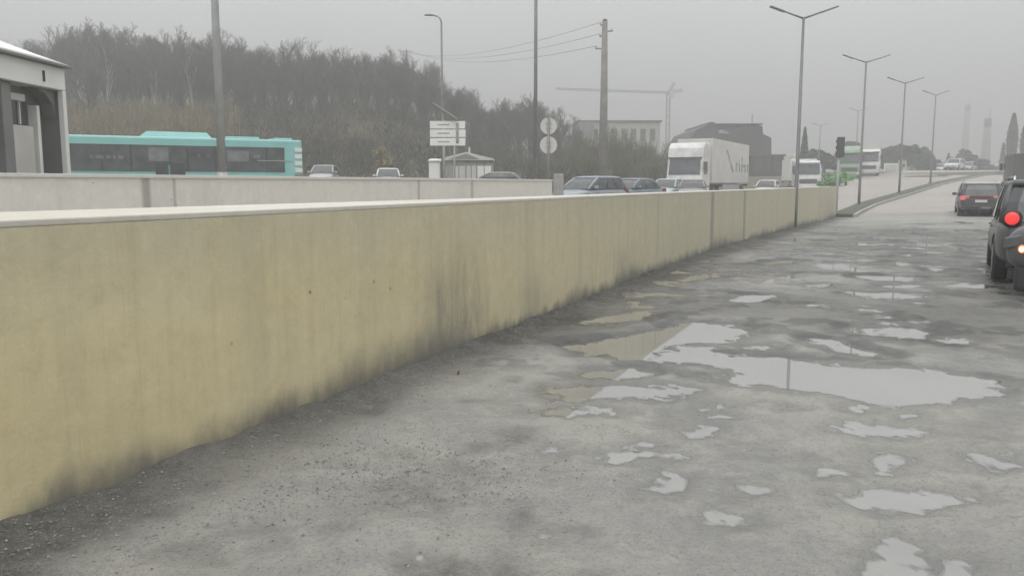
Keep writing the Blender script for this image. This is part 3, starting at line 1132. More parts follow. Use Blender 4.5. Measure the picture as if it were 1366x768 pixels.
# pole in front of the bus (head above the picture)
def single_lamp(px, Y, hgt, r0, r1, label, curve=None, mat='galv', base_z=None):
    x = XatP(px, Y)
    z = TZ(x, Y)
    r = thing('street_lamp', (x, Y, z), 0, label, 'street lamp')
    MB().tube([(0, 0, -0.2), (0, 0, hgt * 0.5), (0, 0, hgt)], [r0, (r0 + r1) / 2, r1], 14).build('pole', M[mat], r, smooth=True)
    MB().tube([(0, 0, -0.1), (0, 0, 0.9)], [r0 * 1.25, r0 * 1.2], 12).build('base_sleeve', M[mat], r, smooth=True)
    s = -1 if curve is None else curve
    arc = [(s * 0.55 * (1 - math.cos(t)), 0, hgt + 0.4 * math.sin(t)) for t in np.linspace(0, math.pi / 2, 6)]
    MB().tube([(0, 0, hgt - 0.02)] + arc[1:], r1 * 0.8, 8).build('arm', M[mat], r, smooth=True)
    h = MB()
    h.loft([[(s * (0.5 + dx), w * cy, hgt + 0.40 + cz * th) for cy, cz in ((-1, 0), (-0.7, 1), (0.7, 1), (1, 0), (0.8, -0.6), (-0.8, -0.6))]
            for dx, w, th in ((0, 0.05, 0.04), (0.12, 0.11, 0.06), (0.4, 0.10, 0.05), (0.5, 0.05, 0.02))])
    h.build('lamp_head', M[mat], r, smooth=True)
    return r


single_lamp(297, 18.0, 9.5, 0.095, 0.06, 'thick grey steel lamp post rising in front of the teal bus')
single_lamp(591, 50.0, P(591, 30, 50).z - TZ(XatP(591, 50), 50), 0.085, 0.055, 'slim lamp post with curved head in front of the wood', -1, 'pole_dark')
single_lamp(714, 35.0, 11.5, 0.085, 0.06, 'tall slim lamp post between the direction sign and the round signs', mat='pole_dark')

# utility pole with wires
ux, uy = XatP(804, 50), 50.0
uz = TZ(ux, uy)
uh = P(804, 29, 50).z - uz
r = thing('utility_pole', (ux, uy, uz), 0, 'thick tapered concrete utility pole carrying three wires to the left', 'utility pole')
MB().tube([(0, 0, -0.4), (0, 0, uh)], [0.30, 0.16], 12).build('pole', M['conc_pole'], r, smooth=True)
MB().tube([(0, 0, uh - 0.02), (0, 0, uh + 0.12)], [0.13, 0.12], 10).build('cap', M['dark_panel'], r)
for dx, dz in ((0.42, -0.55), (-0.28, -0.85), (-0.5, -1.55), (-0.25, -0.2)):
    MB().box((dx * 0.6, 0, uh + dz), (abs(dx), 0.09, 0.07)).build('crossarm', M['conc_pole'], r)
    MB().lathe([(0.03, 0), (0.06, 0.03), (0.03, 0.07), (0.06, 0.1), (0.02, 0.15)], (dx * 1.0, 0, uh + dz + 0.03), 'z', 10).build('insulator', M['galv'], r)
vx, vy = XatP(545, 120), 120.0
vz = TZ(vx, vy)
r2 = thing('utility_pole', (vx, vy, vz), 0, 'far wooden utility pole among the trees where the wires end', 'utility pole')
MB().tube([(0, 0, -0.4), (0, 0, 9.2)], [0.16, 0.11], 8).build('pole', M['conc_pole'], r2, smooth=True)
MB().box((0, 0, 8.9), (1.6, 0.1, 0.1)).build('crossarm', M['conc_pole'], r2)
for k, (dx, dz, lb) in enumerate(((-0.25, -0.05, 'uppermost thin overhead wire from the concrete pole'),
                                  (-0.28, -0.70, 'middle thin overhead wire from the concrete pole'),
                                  (-0.5, -1.40, 'lowest thin overhead wire from the concrete pole'))):
    A = Vector((ux + dx, uy, uz + uh + dz))
    B = Vector((vx + (k - 1) * 0.7, vy, vz + 8.97 ))
    pts = []
    for t in np.linspace(0, 1, 25):
        q = A.lerp(B, t)
        pts.append((q.x, q.y, q.z - 4 * 1.2 * t * (1 - t)))
    tag(MB().tube(pts, 0.011, 5).build('overhead_wire', M['wire']), lb, 'wire')

# traffic light seen from behind at the wall end
p = P(1117, 250, 42.2)
tz = TZ(p.x, p.y)
r = thing('traffic_light', (p.x, p.y, tz), 0, 'dark traffic light seen from behind at the end of the wall', 'traffic light')
th = P(1117, 183, 42.2).z - tz
MB().tube([(0, 0, -0.3), (0, 0, th - 0.1)], 0.06, 10).build('post', M['galv'], r, smooth=True)
MB().box((0.03, -0.1, th - 0.5), (0.34, 0.22, 1.0)).build('housing', M['dark_panel'], r, bevel=0.03)
for k in range(3):
    MB().lathe([(0.13, 0), (0.14, 0.16), (0.11, 0.15), (0.1, 0.01)], (0.03, 0.03, th - 0.2 - 0.31 * k), 'y', 14).build('visor', M['black_plastic'], r)

# two round signs seen from behind
r = thing('round_sign', (XatP(731.5, 30.5), 30.5, TZ(XatP(731.5, 30.5), 30.5)), 0, 'pair of round traffic signs on one post, seen from their grey backs', 'sign')
zz = r.location.z
MB().tube([(0, 0, -0.2), (0, 0, P(731, 157, 30.5).z - zz)], 0.038, 8).build('post', M['pole_dark'], r, smooth=True)
for py, rad in ((168, 0.30), (193.5, 0.315)):
    c = P(731.5, py, 30.5).z - zz
    MB().lathe([(rad, 0.05), (rad, 0.062), (rad - 0.02, 0.067)], (0, 0, c), 'y', 32).build('disc', M['offwhite'], r)
    for dz in (0.09, -0.09):
        MB().box((0, 0.03, c + dz), (rad * 0.7, 0.03, 0.025)).build('bracket', M['galv'], r)

# direction sign of three boards with a tilted solar panel
YS = 45.0
x0, x1 = XatP(574.5, YS), XatP(621, YS)
xc = (x0 + x1) / 2
zz = TZ(xc, YS)
r = thing('direction_sign', (xc, YS, zz), 0, 'white direction sign of three boards under a tilted solar panel', 'sign')
zt, zb = P(597, 161, YS).z - zz, P(597, 195, YS).z - zz
hb = (zt - zb) / 3
for k in range(3):
    w = x1 - x0
    zc = zb + hb * (k + 0.5)
    MB().prism([(-w / 2, zc - hb * .44), (w / 2 - (0.02 if k == 2 else -0.02 * k), zc - hb * .44), (w / 2 + 0.02, zc + hb * .44), (-w / 2, zc + hb * .44)], -0.03, 0.0).build('board', M['white_paint'], r)
    MB().box((w * 0.02 - 0.25, -0.034, zc), (w * 0.34, 0.006, hb * 0.14)).build('lettering', M['glass_pale'], r)
MB().box((w * 0.28, -0.045, (zt + zb) / 2), (0.16, 0.01, (zt - zb) * 0.8)).build('stripe', M['glass_pale'], r)
MB().tube([(-0.22, 0.08, -0.2), (-0.22, 0.08, zt + 0.42)], 0.07, 10).build('post', M['galv'], r, smooth=True)
MB().tube([(0.35, 0.08, -0.2), (0.35, 0.08, zt - 0.05)], 0.05, 10).build('post', M['galv'], r, smooth=True)
MB().box((-0.12, 0.1, zt + 0.5), (1.55, 0.9, 0.05), ry=R(33)).build('solar_panel', M['galv'], r, bevel=0.01)

# ================================================================ BUILDINGS
# white pavilion at the left edge
PA0, PA1 = P(95, 228, 19.6), P(0, 228, 17.0)
pc = Vector((PA0.x, PA0.y))
fd = Vector((PA1.x - PA0.x, PA1.y - PA0.y)).normalized()     # along facade, towards the camera
prz = math.atan2(fd.y, fd.x)
gz = TZ(pc.x, pc.y)
r = thing('pavilion', (pc.x, pc.y, gz), prz, 'white pavilion with curved overhanging roof and grey recessed front', 'building')
# local x runs from the right hand corner towards the camera, local -y faces ... outside is +y or -y depending
LEN = 9.0
out = 1 if (Matrix.Rotation(prz, 3, 'Z') @ Vector((0, 1, 0))).dot(Vector((0.6, -0.8, 0))) > 0 else -1


def pz(py, Y=19.6):
    return P(60, py, Y).z - gz


def pbox(mb, x0, x1, d0, d1, z0, z1):
    mb.box(((x0 + x1) / 2, out * (d0 + d1) / 2, (z0 + z1) / 2), (abs(x1 - x0), abs(d1 - d0), z1 - z0))
    return mb


z_eave, z_fas, z_rec = pz(92), pz(104), pz(122)
core = MB()
pbox(core, 0.0, LEN, -5.0, -0.55, -0.3, z_eave)
core.build('wall', M['grey_panel'], r)
fa = MB()
pbox(fa, 0.0, LEN, -0.55, 0.0, z_rec, z_eave)
fa.build('fascia', M['white_paint'], r, bevel=0.02)
cpil = MB()
pbox(cpil, 0.0, 0.14, -0.13, 0.0, -0.3, z_rec - 0.003)
cpil.build('corner_post', M['white_paint'], r, bevel=0.015)
endp = MB()
pbox(endp, 0.02, 0.10, -0.55, -0.133, -0.3, z_rec - 0.003)
endp.build('end_panel', M['grey_panel'], r)
# arch corner bracket, low white panels, dark windows
br = MB()
br.prism([(0.14, z_rec - 0.003), (0.95, z_rec - 0.003), (0.5, z_rec - 0.1), (0.25, z_rec - 0.3), (0.14, z_rec - 0.62)], out * -0.5, out * -0.2)
br.build('arch_bracket', M['grey_panel'], r)
FS = (PA1 - PA0).length / 95.0       # metres of facade per pixel
for (a, b, zt_) in ((27, 64, 172), (80, 118, 198), (131, 168, 172), (180, 230, 172)):
    q = MB()
    pbox(q, a * FS, b * FS, -0.55, -0.38, -0.3, pz(zt_))
    q.build('parapet_panel', M['offwhite'], r, bevel=0.01)
for (a, b, zt_, zl) in ((27, 64, 140, 170), (80, 118, 140, 196), (131, 168, 140, 170), (180, 230, 140, 170)):
    q = MB()
    pbox(q, a * FS, b * FS, -0.548, -0.50, pz(zl), pz(zt_))
    wn = q.build('window', M['glass'], r)
    fr = MB()
    pbox(fr, (a + 11) * FS, (a + 12.5) * FS, -0.50, -0.46, pz(zl), pz(zt_))
    fr.build('mullion', M['white_paint'], wn)
q = MB()
pbox(q, 19.5 * FS, 23.5 * FS, -0.55, -0.33, -0.3, pz(144))
q.build('drain_pipe', M['white_paint'], r, bevel=0.01)
q = MB()
pbox(q, 66 * FS, 78 * FS, -0.55, -0.15, -0.3, z_rec - 0.003)
q.build('pillar', M['grey_panel'], r, bevel=0.02)
q = MB()
pbox(q, 40 * FS, 66 * FS, -0.55, -0.3, pz(142), pz(133))
q.build('awning', M['offwhite'], r, bevel=0.01)
q = MB()
pbox(q, 30 * FS, 32.5 * FS, 0.003, 0.02, pz(115), pz(101))
q.build('drain_slot', M['black_plastic'], r)
# curved roof
rf = MB()
prof = []
for t in np.linspace(0, 1, 14):
    d = 0.10 - 5.3 * t
    prof.append((d, z_eave + 0.10 + 0.95 * math.sin(min(1, t * 1.6) * math.pi / 2)))
ring = [(out * d, z) for d, z in prof] + [(out * d, z_eave + 0.06) for d, z in (prof[-1], prof[0])]
endr = []
for x, k in ((-0.06, 0.10), (0.02, 0.35), (0.2, 0.62), (0.6, 0.85), (1.4, 1.0), (LEN, 1.0)):
    endr.append([(x, y, z_eave + 0.06 + (z - z_eave - 0.06) * k) for y, z in ring])
rf.loft(endr)
rf.build('roof', M['white_paint'], r, smooth=False)
q = MB()
pbox(q, -0.07, LEN, -0.1, 0.15, z_eave + 0.003, z_eave + 0.058)
q.build('gutter', M['grey_panel'], r, bevel=0.01)

# small kiosk under the direction sign
YK = 56.0
kx0, kx1 = XatP(589, YK), XatP(657, YK)
kz = TZ((kx0 + kx1) / 2, YK)
w = kx1 - kx0
r = thing('kiosk', ((kx0 + kx1) / 2, YK, kz), 0, 'small grey kiosk with low pitched roof and white window panels', 'kiosk')
ze, zr = P(620, 214, YK).z - kz, P(620, 203, YK).z - kz
MB().box((0, 1.5, ze / 2 - 0.1), (w, 3.0, ze + 0.2)).build('wall', M['kerb'], r)
MB().prism([(-w / 2 - 0.1, ze + 0.003), (w / 2 + 0.1, ze + 0.003), (w / 2 + 0.1, ze + 0.1), (0, zr), (-w / 2 - 0.1, ze + 0.1)], -0.25, 3.2).build('roof', M['offwhite'], r)
MB().prism([(-w * 0.36, ze + 0.06), (w * 0.26, ze + 0.06), (0, zr - 0.1)], -0.262, -0.256).build('gable', M['grey_panel'], r)
for a, b in ((-0.28, -0.03), (-0.01, 0.18), (0.2, 0.48)):
    q = MB().box(((a + b) / 2 * w, -0.02, ze * 0.62), ((b - a) * w * 0.94, 0.05, ze * 0.42)).build('window', M['offwhite'] if a < 0.1 else M['white_paint'], r)
    MB().box(((a + b) / 2 * w, -0.055, ze * 0.62), (0.05, 0.03, ze * 0.42)).build('mullion', M['grey_panel'], q)
MB().tube([(0.15, 0.5, zr - 0.15), (0.15, 0.5, zr + 0.35)], 0.06, 8).build('flue', M['offwhite'], r)
# white rounded cabinet beside it
cx_ = XatP(580, 55)
r = thing('cabinet', (cx_, 55, TZ(cx_, 55)), 0, 'white rounded cabinet standing left of the small kiosk', 'cabinet')
ch = P(580, 212, 55).z - TZ(cx_, 55)
MB().box((0, 0, ch / 2), (0.72, 0.6, ch)).build('body', M['white_paint'], r, bevel=0.12)
MB().box((0.05, -0.05, ch - 0.12), (0.86, 0.7, 0.16)).build('lid', M['white_paint'], r, bevel=0.06)


def window_grid(parent, x0, x1, z0, z1, nx, nz, y, mat, fx=0.6, fz=0.6, name='window', frame=None):
    for i in range(nx):
        for j in range(nz):
            cx = x0 + (x1 - x0) * (i + 0.5) / nx
            cz = z0 + (z1 - z0) * (j + 0.5) / nz
            ww, hh = (x1 - x0) / nx * fx, (z1 - z0) / nz * fz
            o = MB().box((cx, y, cz), (ww, 0.08, hh)).build(name, mat, parent)
            if frame:
                MB().box((cx, y - 0.05, cz - hh / 2 - 0.05), (ww * 1.1, 0.12, 0.08)).build('sill', frame, o)


# pale flat-roofed block behind the budding willows
YB = 150.0
bx0, bx1 = XatP(771, YB), XatP(879, YB)
w = bx1 - bx0
bz = TZ((bx0 + bx1) / 2, YB)
r = thing('apartment_block', ((bx0 + bx1) / 2, YB, bz), 0, 'pale flat roofed block behind the willow scrub', 'building')
hb = P(820, 162.5, YB).z - bz
MB().box((0, 5, hb / 2 - 0.3), (w, 10, hb + 0.6)).build('wall', M['facade'], r)
MB().box((0, 5, hb + 0.12), (w + 0.6, 10.6, 0.24)).build('roof', M['roof_grey'], r)
window_grid(r, -w / 2 + 0.5, w / 2 - 0.5, hb - 4.0, hb - 0.6, 8, 1, -0.03, M['glass_grey'], 0.55, 0.62, frame=M['facade'])
window_grid(r, -w / 2 + 0.5, w / 2 - 0.5, hb - 7.4, hb - 4.2, 8, 1, -0.03, M['glass_grey'], 0.55, 0.6, frame=M['facade'])
MB().box((-w / 2 + 1.6, -0.4, hb / 2), (2.2, 0.8, hb - 0.1)).build('stair_panel', M['grey_panel'], r)

# dark building with stepped hipped roof behind the truck
YD = 120.0
x0, x1 = XatP(921, YD), XatP(1029, YD)
xm = (x0 + x1) / 2
bz = TZ(xm, YD)
r = thing('warehouse', (xm, YD, bz), 0, 'dark grey hall with stepped roofline behind the white truck', 'building')


def bp_(px, py):
    q = P(px, py, YD)
    return (q.x - xm, q.z - bz)


poly = [bp_(921, 240), bp_(921, 185), bp_(928, 174), bp_(944, 167), bp_(946, 163), bp_(953, 163), bp_(954, 166), bp_(1017, 168), bp_(1018, 179), bp_(1029, 184), bp_(1029, 240)]
poly[0] = (poly[0][0], -0.5)
poly[-1] = (poly[-1][0], -0.5)
MB().prism(poly, 0, 16).build('wall', M['brick_dark'], r)
a, b = bp_(954, 166), bp_(1017, 168)
MB().box(((a[0] + b[0]) / 2, 7.9, a[1] + 0.05), (b[0] - a[0], 16.4, 0.16)).build('roof', M['roof_grey'], r)
a, b = bp_(958, 173), bp_(972, 178)
MB().prism([(a[0], b[1]), (a[0] + 0.1, a[1] - 0.1), (a[0] + 0.6, a[1]), (b[0], b[1] + 0.1), (b[0], b[1] - 0.1)], -0.12, 0.0).build('skylight', M['glass_pale'], r)
a, b = bp_(978, 190), bp_(1014, 232)
window_grid(r, a[0], b[0], 1.0, a[1] - 0.6, 4, 3, -0.04, M['dark_panel'], 0.62, 0.5, frame=M['brick_dark'])
a = bp_(1011, 168)
MB().tube([(a[0], 3, a[1] - 0.2), (a[0], 3, a[1] + 1.9)], 0.06, 6).build('antenna', M['pole_dark'], r)
# its lower neighbour
x0, x1 = XatP(1000, 108), XatP(1044, 108)
xm = (x0 + x1) / 2
r = thing('low_shed', (xm, 108, TZ(xm, 108)), 0, 'low dark flat shed to the right of the stepped hall', 'building')
hh = P(1020, 208, 108).z - TZ(xm, 108)
MB().box((0, 4, hh / 2 - 0.3), (x1 - x0, 8, hh + 0.6)).build('wall', M['brick_dark'], r)
MB().box((0, 4, hh + 0.1), (x1 - x0 + 0.5, 8.5, 0.2)).build('roof', M['roof_grey'], r)
for k in range(3):
    MB().box((-1.3 + 1.3 * k, -0.04, 1.4), (1.0, 0.08, 2.4)).build('door', M['dark_panel'], r)
# pale column shed
x0, x1 = XatP(1043.5, 112), XatP(1062, 112)
xm = (x0 + x1) / 2
r = thing('silo', (xm, 112, TZ(xm, 112)), 0, 'pair of pale upright tanks right of the low dark shed', 'silo')
hh = P(1050, 206, 112).z - TZ(xm, 112)
for k in (-0.46, 0.46):
    MB().lathe([(0.40, -0.3), (0.42, 0.0), (0.42, hh - 0.2), (0.2, hh)], (k, 0, 0), 'z', 18).build('tank', M['facade'], r, smooth=True)

# tower crane, far off
YC = 260.0
cxr = XatP(889, YC)
cz = TZ(cxr, YC)
r = thing('tower_crane', (cxr, YC, cz), 0, 'hazy tower crane with a long jib reaching left', 'crane')
ht = P(888, 124, YC).z - cz


def lattice(mb, A, B, w, n, rad=0.09):
    A, B = Vector(A), Vector(B)
    d = (B - A).normalized()
    s = d.cross(Vector((0, 1, 0)))
    s = s.normalized() if s.length > 0.1 else Vector((1, 0, 0))
    t = d.cross(s)
    cs = [s * w + t * w, s * -w + t * w, s * -w - t * w, s * w - t * w]
    for c in cs:
        mb.tube([A + c, B + c], rad, 4)
    for k in range(n):
        p0, p1 = A.lerp(B, k / n), A.lerp(B, (k + 1) / n)
        for i in range(4):
            a, b = cs[i], cs[(i + 1) % 4]
            if k % 2:
                a, b = b, a
            mb.tube([p0 + a, p1 + b], rad * 0.6, 3)
    return mb


lattice(MB(), (0, 0, 0), (0, 0, ht), 0.5, 22, 0.10).build('mast', M['crane'], r)
j = P(741, 118, YC)
jl = j.x - cxr
lattice(MB(), (0.6, 0, ht), (jl, 0, ht + 1.2), 0.26, 40, 0.09).build('jib', M['crane'], r)
lattice(MB(), (0, 0, ht), (1.8, 0, ht + 3.0), 0.3, 4, 0.1).build('tower_head', M['crane'], r)
MB().box((0.9, -0.6, ht - 0.6), (1.3, 1.2, 1.7)).build('cab', M['offwhite'], r, bevel=0.1)
lattice(MB(), (0.6, 0, ht + 0.2), (4.5, 0, ht + 0.8), 0.35, 4, 0.1).build('counter_jib', M['crane'], r)
MB().tube([(1.8, 0, ht + 3.0), (jl * 0.55, 0, ht + 1.2)], 0.025, 4).build('tie_bar', M['crane'], r)

# two tall hazy stacks
for (px, Y, pt, pb, w0, w1, lb) in ((1287, 420, 140, 228, 2.1, 1.2, 'taller faint grey chimney above the far trees'),
                                    (1315, 300, 158, 232, 1.7, 1.1, 'shorter grey chimney left of the poplars')):
    x = XatP(px - 3, Y)
    z = TZ(x, Y)
    r = thing('chimney', (x, Y, z), 0, lb, 'chimney')
    hh = P(px, pt, Y).z - z
    MB().tube([(0, 0, -1), (0, 0, hh * 0.5), (0, 0, hh - 3)], [w0 * 1.15, (w0 + w1) / 2, w1], 16).build('stack', M['conc_pole'], r, smooth=True)
    MB().tube([(0, 0, hh - 3), (0, 0, hh)], [w1 * 1.12, w1 * 1.08], 16).build('crown_band', M['dark_panel'], r, smooth=True)
    MB().tube([(w1 * 0.5, 0, hh), (w1 * 0.5, 0, hh + 3.5)], 0.15, 5).build('lightning_rod', M['pole_dark'], r)

# billboard and white sheds beyond the verge
for (px0, px1, pt, pb, Y, lb) in ((1178, 1196, 218, 236, 125, 'blank white hoarding before the dark trees'),):
    x0, x1 = XatP(px0, Y), XatP(px1, Y)
    z = TZ((x0 + x1) / 2, Y)
    r = thing('hoarding', ((x0 + x1) / 2, Y, z), 0, lb, 'billboard')
    zt_, zb_ = P(px0, pt, Y).z - z, P(px0, pb, Y).z - z
    MB().box((0, 0, (zt_ + zb_) / 2), (x1 - x0, 0.15, zt_ - zb_)).build('panel', M['white_paint'], r, bevel=0.02)
    MB().box((0, -0.09, (zt_ + zb_) / 2), (x1 - x0 - 0.3, 0.02, (zt_ - zb_) * 0.8)).build('sheet', M['offwhite'], r)
    for s in (-0.35, 0.35):
        MB().tube([(s * (x1 - x0), 0.15, -0.3), (s * (x1 - x0), 0.15, zt_ * 0.9)], 0.08, 6).build('leg', M['galv'], r)
for (px0, px1, pt, Y, lb, mt) in ((1200, 1208, 214, 128, 'narrow white gatehouse right of the hoarding', 'offwhite'), (1211, 1220, 224, 130, 'little white hut right of the gatehouse', 'offwhite'),
                                  (1326, 1341, 222, 190, 'pinkish house half hidden by trees left of the poplars', 'pinkwall')):
    x0, x1 = XatP(px0, Y), XatP(px1, Y)
    z = TZ((x0 + x1) / 2, Y)
    hh = P(px0, pt, Y).z - z
    r = thing('hut' if mt != 'pinkwall' else 'house', ((x0 + x1) / 2, Y, z), 0, lb, 'house' if mt == 'pinkwall' else 'hut')
    w = x1 - x0
    MB().box((0, w * 0.5, hh / 2 - 0.2), (w, w, hh + 0.4)).build('wall', M[mt], r)
    MB().prism([(-w * .56, hh + 0.003), (w * .56, hh + 0.003), (0, hh + w * 0.25)], -0.2, w + 0.2).build('roof', M['roof_grey'] if mt == 'offwhite' else M['pinkwall'], r)
    MB().box((0, -0.03, hh * 0.55), (w * 0.4, 0.06, hh * 0.3)).build('window', M['glass_grey'], r)
    MB().box((-w * 0.33, -0.03, hh * 0.25), (w * 0.18, 0.06, hh * 0.5)).build('door', M['dark_panel'], r)


# ================================================================ VEHICLES
def bool_cut(o, cutters):
    """cut with temporary meshes, then bake"""
    for cm in cutters:
        co_ = bpy.data.objects.new('cutter', cm)
        C.objects.link(co_)
        m = o.modifiers.new('cut', 'BOOLEAN')
        m.operation = 'DIFFERENCE'
        m.solver = 'EXACT'
        m.object = co_
        par, mat = o.parent, None
        o.parent = None
        bpy.context.view_layer.update()
        dg = bpy.context.evaluated_depsgraph_get()
        me = bpy.data.meshes.new_from_object(o.evaluated_get(dg))
        o.modifiers.clear()
        o.data = me
        o.parent = par
        bpy.data.objects.remove(co_)
    return o


def wheel(parent, x, y, rad, side, width=0.22):
    t = MB().lathe([(rad * 0.66, -width * 0.5), (rad * 0.92, -width * 0.5), (rad, -width * 0.36), (rad, width * 0.36), (rad * 0.92, width * 0.5), (rad * 0.66, width * 0.5)],
                   (0, 0, 0), 'y', 30).build('wheel', M['rubber'], parent, smooth=False)
    t.location = (x, y, rad)
    rm = MB()
    rm.lathe([(rad * 0.64, side * (width * 0.5 - 0.05)), (rad * 0.66, side * (width * 0.5 + 0.004)), (rad * 0.60, side * (width * 0.5 + 0.006)), (rad * 0.57, side * (width * 0.5 - 0.03)), (0.05, side * (width * 0.5 - 0.025))], (0, 0, 0), 'y', 26)
    for k in range(7):
        a = k * 2 * math.pi / 7
        rm.box((math.cos(a) * rad * 0.32, side * (width * 0.5 - 0.004), math.sin(a) * rad * 0.32), (rad * 0.58, 0.025, rad * 0.13), ry=-a)
    rm.build('rim', M['rim'], t)
    return t


def ring_section(x, w, zb, zt, crown=0.03, shoulder=0.72, tuck=0.86):
    """cross-section of a car's lower body at station x"""
    h = zt - zb
    half = [(0.0, zb), (w * tuck * 0.9, zb), (w * 0.96, zb + h * 0.14), (w, zb + h * 0.36), (w * 0.992, zb + h * shoulder), (w * 0.945, zt - h * 0.08), (w * 0.80, zt), (0.0, zt + crown)]
    r = [(x, y, z) for y, z in half]
    l = [(x, -y, z) for y, z in half[-2:0:-1]]
    return r + l


def cab_ring(xr, xf, w, z, rnd=0.16):
    """plan ring of the greenhouse at height z (xr rear, xf front, half width)"""
    pts = []
    for sx, sy in ((1, 1), (-1, 1), (-1, -1), (1, -1)):
        X = xf if sx > 0 else xr
        k = [(X, sy * (w - rnd * 1.3)), (X - sx * rnd * 0.35, sy * (w - rnd * 0.35)), (X - sx * rnd * 1.6, sy * w)]
        pts += k if sx * sy > 0 else k[::-1]
    return [(x, y, z) for x, y in pts]


def make_car(label, kind, pa, loc, rz, group=None, tail='red_dull', light='headlight', round_tail=False, wheels=True, name='parked_car', detail=True):
    r = thing(name, loc, rz, label, 'car', group)
    if kind == 'suv':
        Ln, W, belt, roof, zb, wr, wb = 4.55, 0.93, 1.02, 1.66, 0.24, 0.36, 2.7
        st = [(-2.24, 0.66, 0.42, 0.86), (-2.20, 0.80, 0.34, 0.97), (-2.0, 0.895, 0.27, belt), (-1.2, W, zb, belt + .01), (0.0, W, zb, belt), (1.0, W, zb, belt - .01), (1.5, 0.91, 0.26, belt - 0.05), (2.05, 0.86, 0.28, belt - .13), (2.24, 0.74, 0.36, belt - 0.25), (2.28, 0.6, 0.45, belt - 0.34)]
        cb = [(-2.12, 1.12, W - 0.05, belt - 0.03), (-2.02, 0.80, W - 0.10, belt + 0.28), (-1.86, 0.46, W - 0.17, roof - 0.10)]
        rf_ = [(-1.90, 0.50, W - 0.165, roof - 0.105), (-1.86, 0.38, W - 0.20, roof - 0.03), (-1.6, 0.10, W - 0.36, roof)]
    elif kind == 'sedan':
        Ln, W, belt, roof, zb, wr, wb = 4.6, 0.90, 0.92, 1.45, 0.2, 0.32, 2.65
        st = [(-2.30, 0.62, 0.45, 0.82), (-2.26, 0.76, 0.34, 0.95), (-2.0, 0.86, 0.24, belt + .05), (-1.2, W, zb, belt + .02), (0.0, W, zb, belt), (1.0, W, zb, belt - .03), (1.5, 0.88, 0.22, belt - 0.10), (2.05, 0.82, 0.24, belt - .20), (2.26, 0.70, 0.32, belt - 0.30), (2.30, 0.56, 0.42, belt - 0.38)]
        cb = [(-1.75, 1.10, W - 0.05, belt - 0.02), (-1.45, 0.70, W - 0.11, belt + 0.26), (-1.12, 0.30, W - 0.19, roof - 0.09)]
        rf_ = [(-1.16, 0.34, W - 0.185, roof - 0.095), (-1.05, 0.22, W - 0.22, roof - 0.03), (-0.8, 0.0, W - 0.38, roof)]
    else:  # hatchback / estate
        Ln, W, belt, roof, zb, wr, wb = 4.1, 0.88, 0.92, 1.5, 0.2, 0.32, 2.5
        st = [(-2.03, 0.64, 0.42, 0.84), (-2.0, 0.78, 0.34, 0.92), (-1.8, 0.85, 0.24, belt), (-1.1, W, zb, belt + .01), (0.0, W, zb, belt), (1.0, W, zb, belt - .03), (1.4, 0.86, 0.22, belt - 0.09), (1.85, 0.80, 0.24, belt - .17), (2.03, 0.68, 0.32, belt - 0.28), (2.06, 0.55, 0.42, belt - 0.36)]
        cb = [(-1.92, 1.15, W - 0.05, belt - 0.02), (-1.78, 0.74, W - 0.11, belt + 0.27), (-1.55, 0.34, W - 0.18, roof - 0.09)]
        rf_ = [(-1.59, 0.38, W - 0.175, roof - 0.095), (-1.5, 0.26, W - 0.21, roof - 0.03), (-1.2, 0.02, W - 0.36, roof)]
    body = MB()
    body.loft([ring_section(*s) for s in st])
    bo = body.build('body', pa, r, smooth=True, subsurf=2)
    if wheels:
        cut = []
        for sx in (-wb / 2, wb / 2):
            mb = MB().lathe([(wr * 1.16, -2), (wr * 1.16, 2)], (sx, 0, wr), 'y', 32)
            me = bpy.data.meshes.new('c')
            me.from_pydata(mb.v, [], mb.f)
            bm = bmesh.new()
            bm.from_mesh(me)
            bmesh.ops.recalc_face_normals(bm, faces=bm.faces)
            bm.to_mesh(me)
            bm.free()
            cut.append(me)
        bool_cut(bo, cut)
        MB().box((0, 0, 0.42), (Ln * 0.86, W * 1.3, 0.3)).build('underbody', M['black_plastic'], r)
        for sx in (-1, 1):
            for sy in (-1, 1):
                wheel(r, sx * wb / 2, sy * (W - 0.13), wr, sy)
    MB().loft([cab_ring(*c) for c in cb]).build('windows', M['glass'], r, smooth=False)
    MB().loft([cab_ring(*c) for c in rf_]).build('roof', pa, r, smooth=True)
    # pillars
    for sy in (-1, 1):
        for xs in ('f', 'r', 'm', 'm2'):
            pts = []
            for (xr, xf, w, z) in cb:
                if xs == 'f':
                    pts.append((xf - 0.06, sy * (w - 0.05), z))
                elif xs == 'r':
                    pts.append((xr + 0.10, sy * (w - 0.045), z))
                elif xs == 'm':
                    pts.append(((xr + xf) / 2 + 0.1 + (0.12 if kind == 'suv' else 0.06), sy * (w - 0.015), z))
                else:
                    pts.append((xr + 0.85 * (1 if kind != 'sedan' else 0.6), sy * (w - 0.015), z))
            MB().tube(pts, 0.055 if xs in 'fr' else 0.032, 6).build('pillar', pa if xs in 'fr' else M['black_plastic'], r, smooth=True)
    if not detail:
        return r
    xb, xf = st[0][0], st[-1][0]
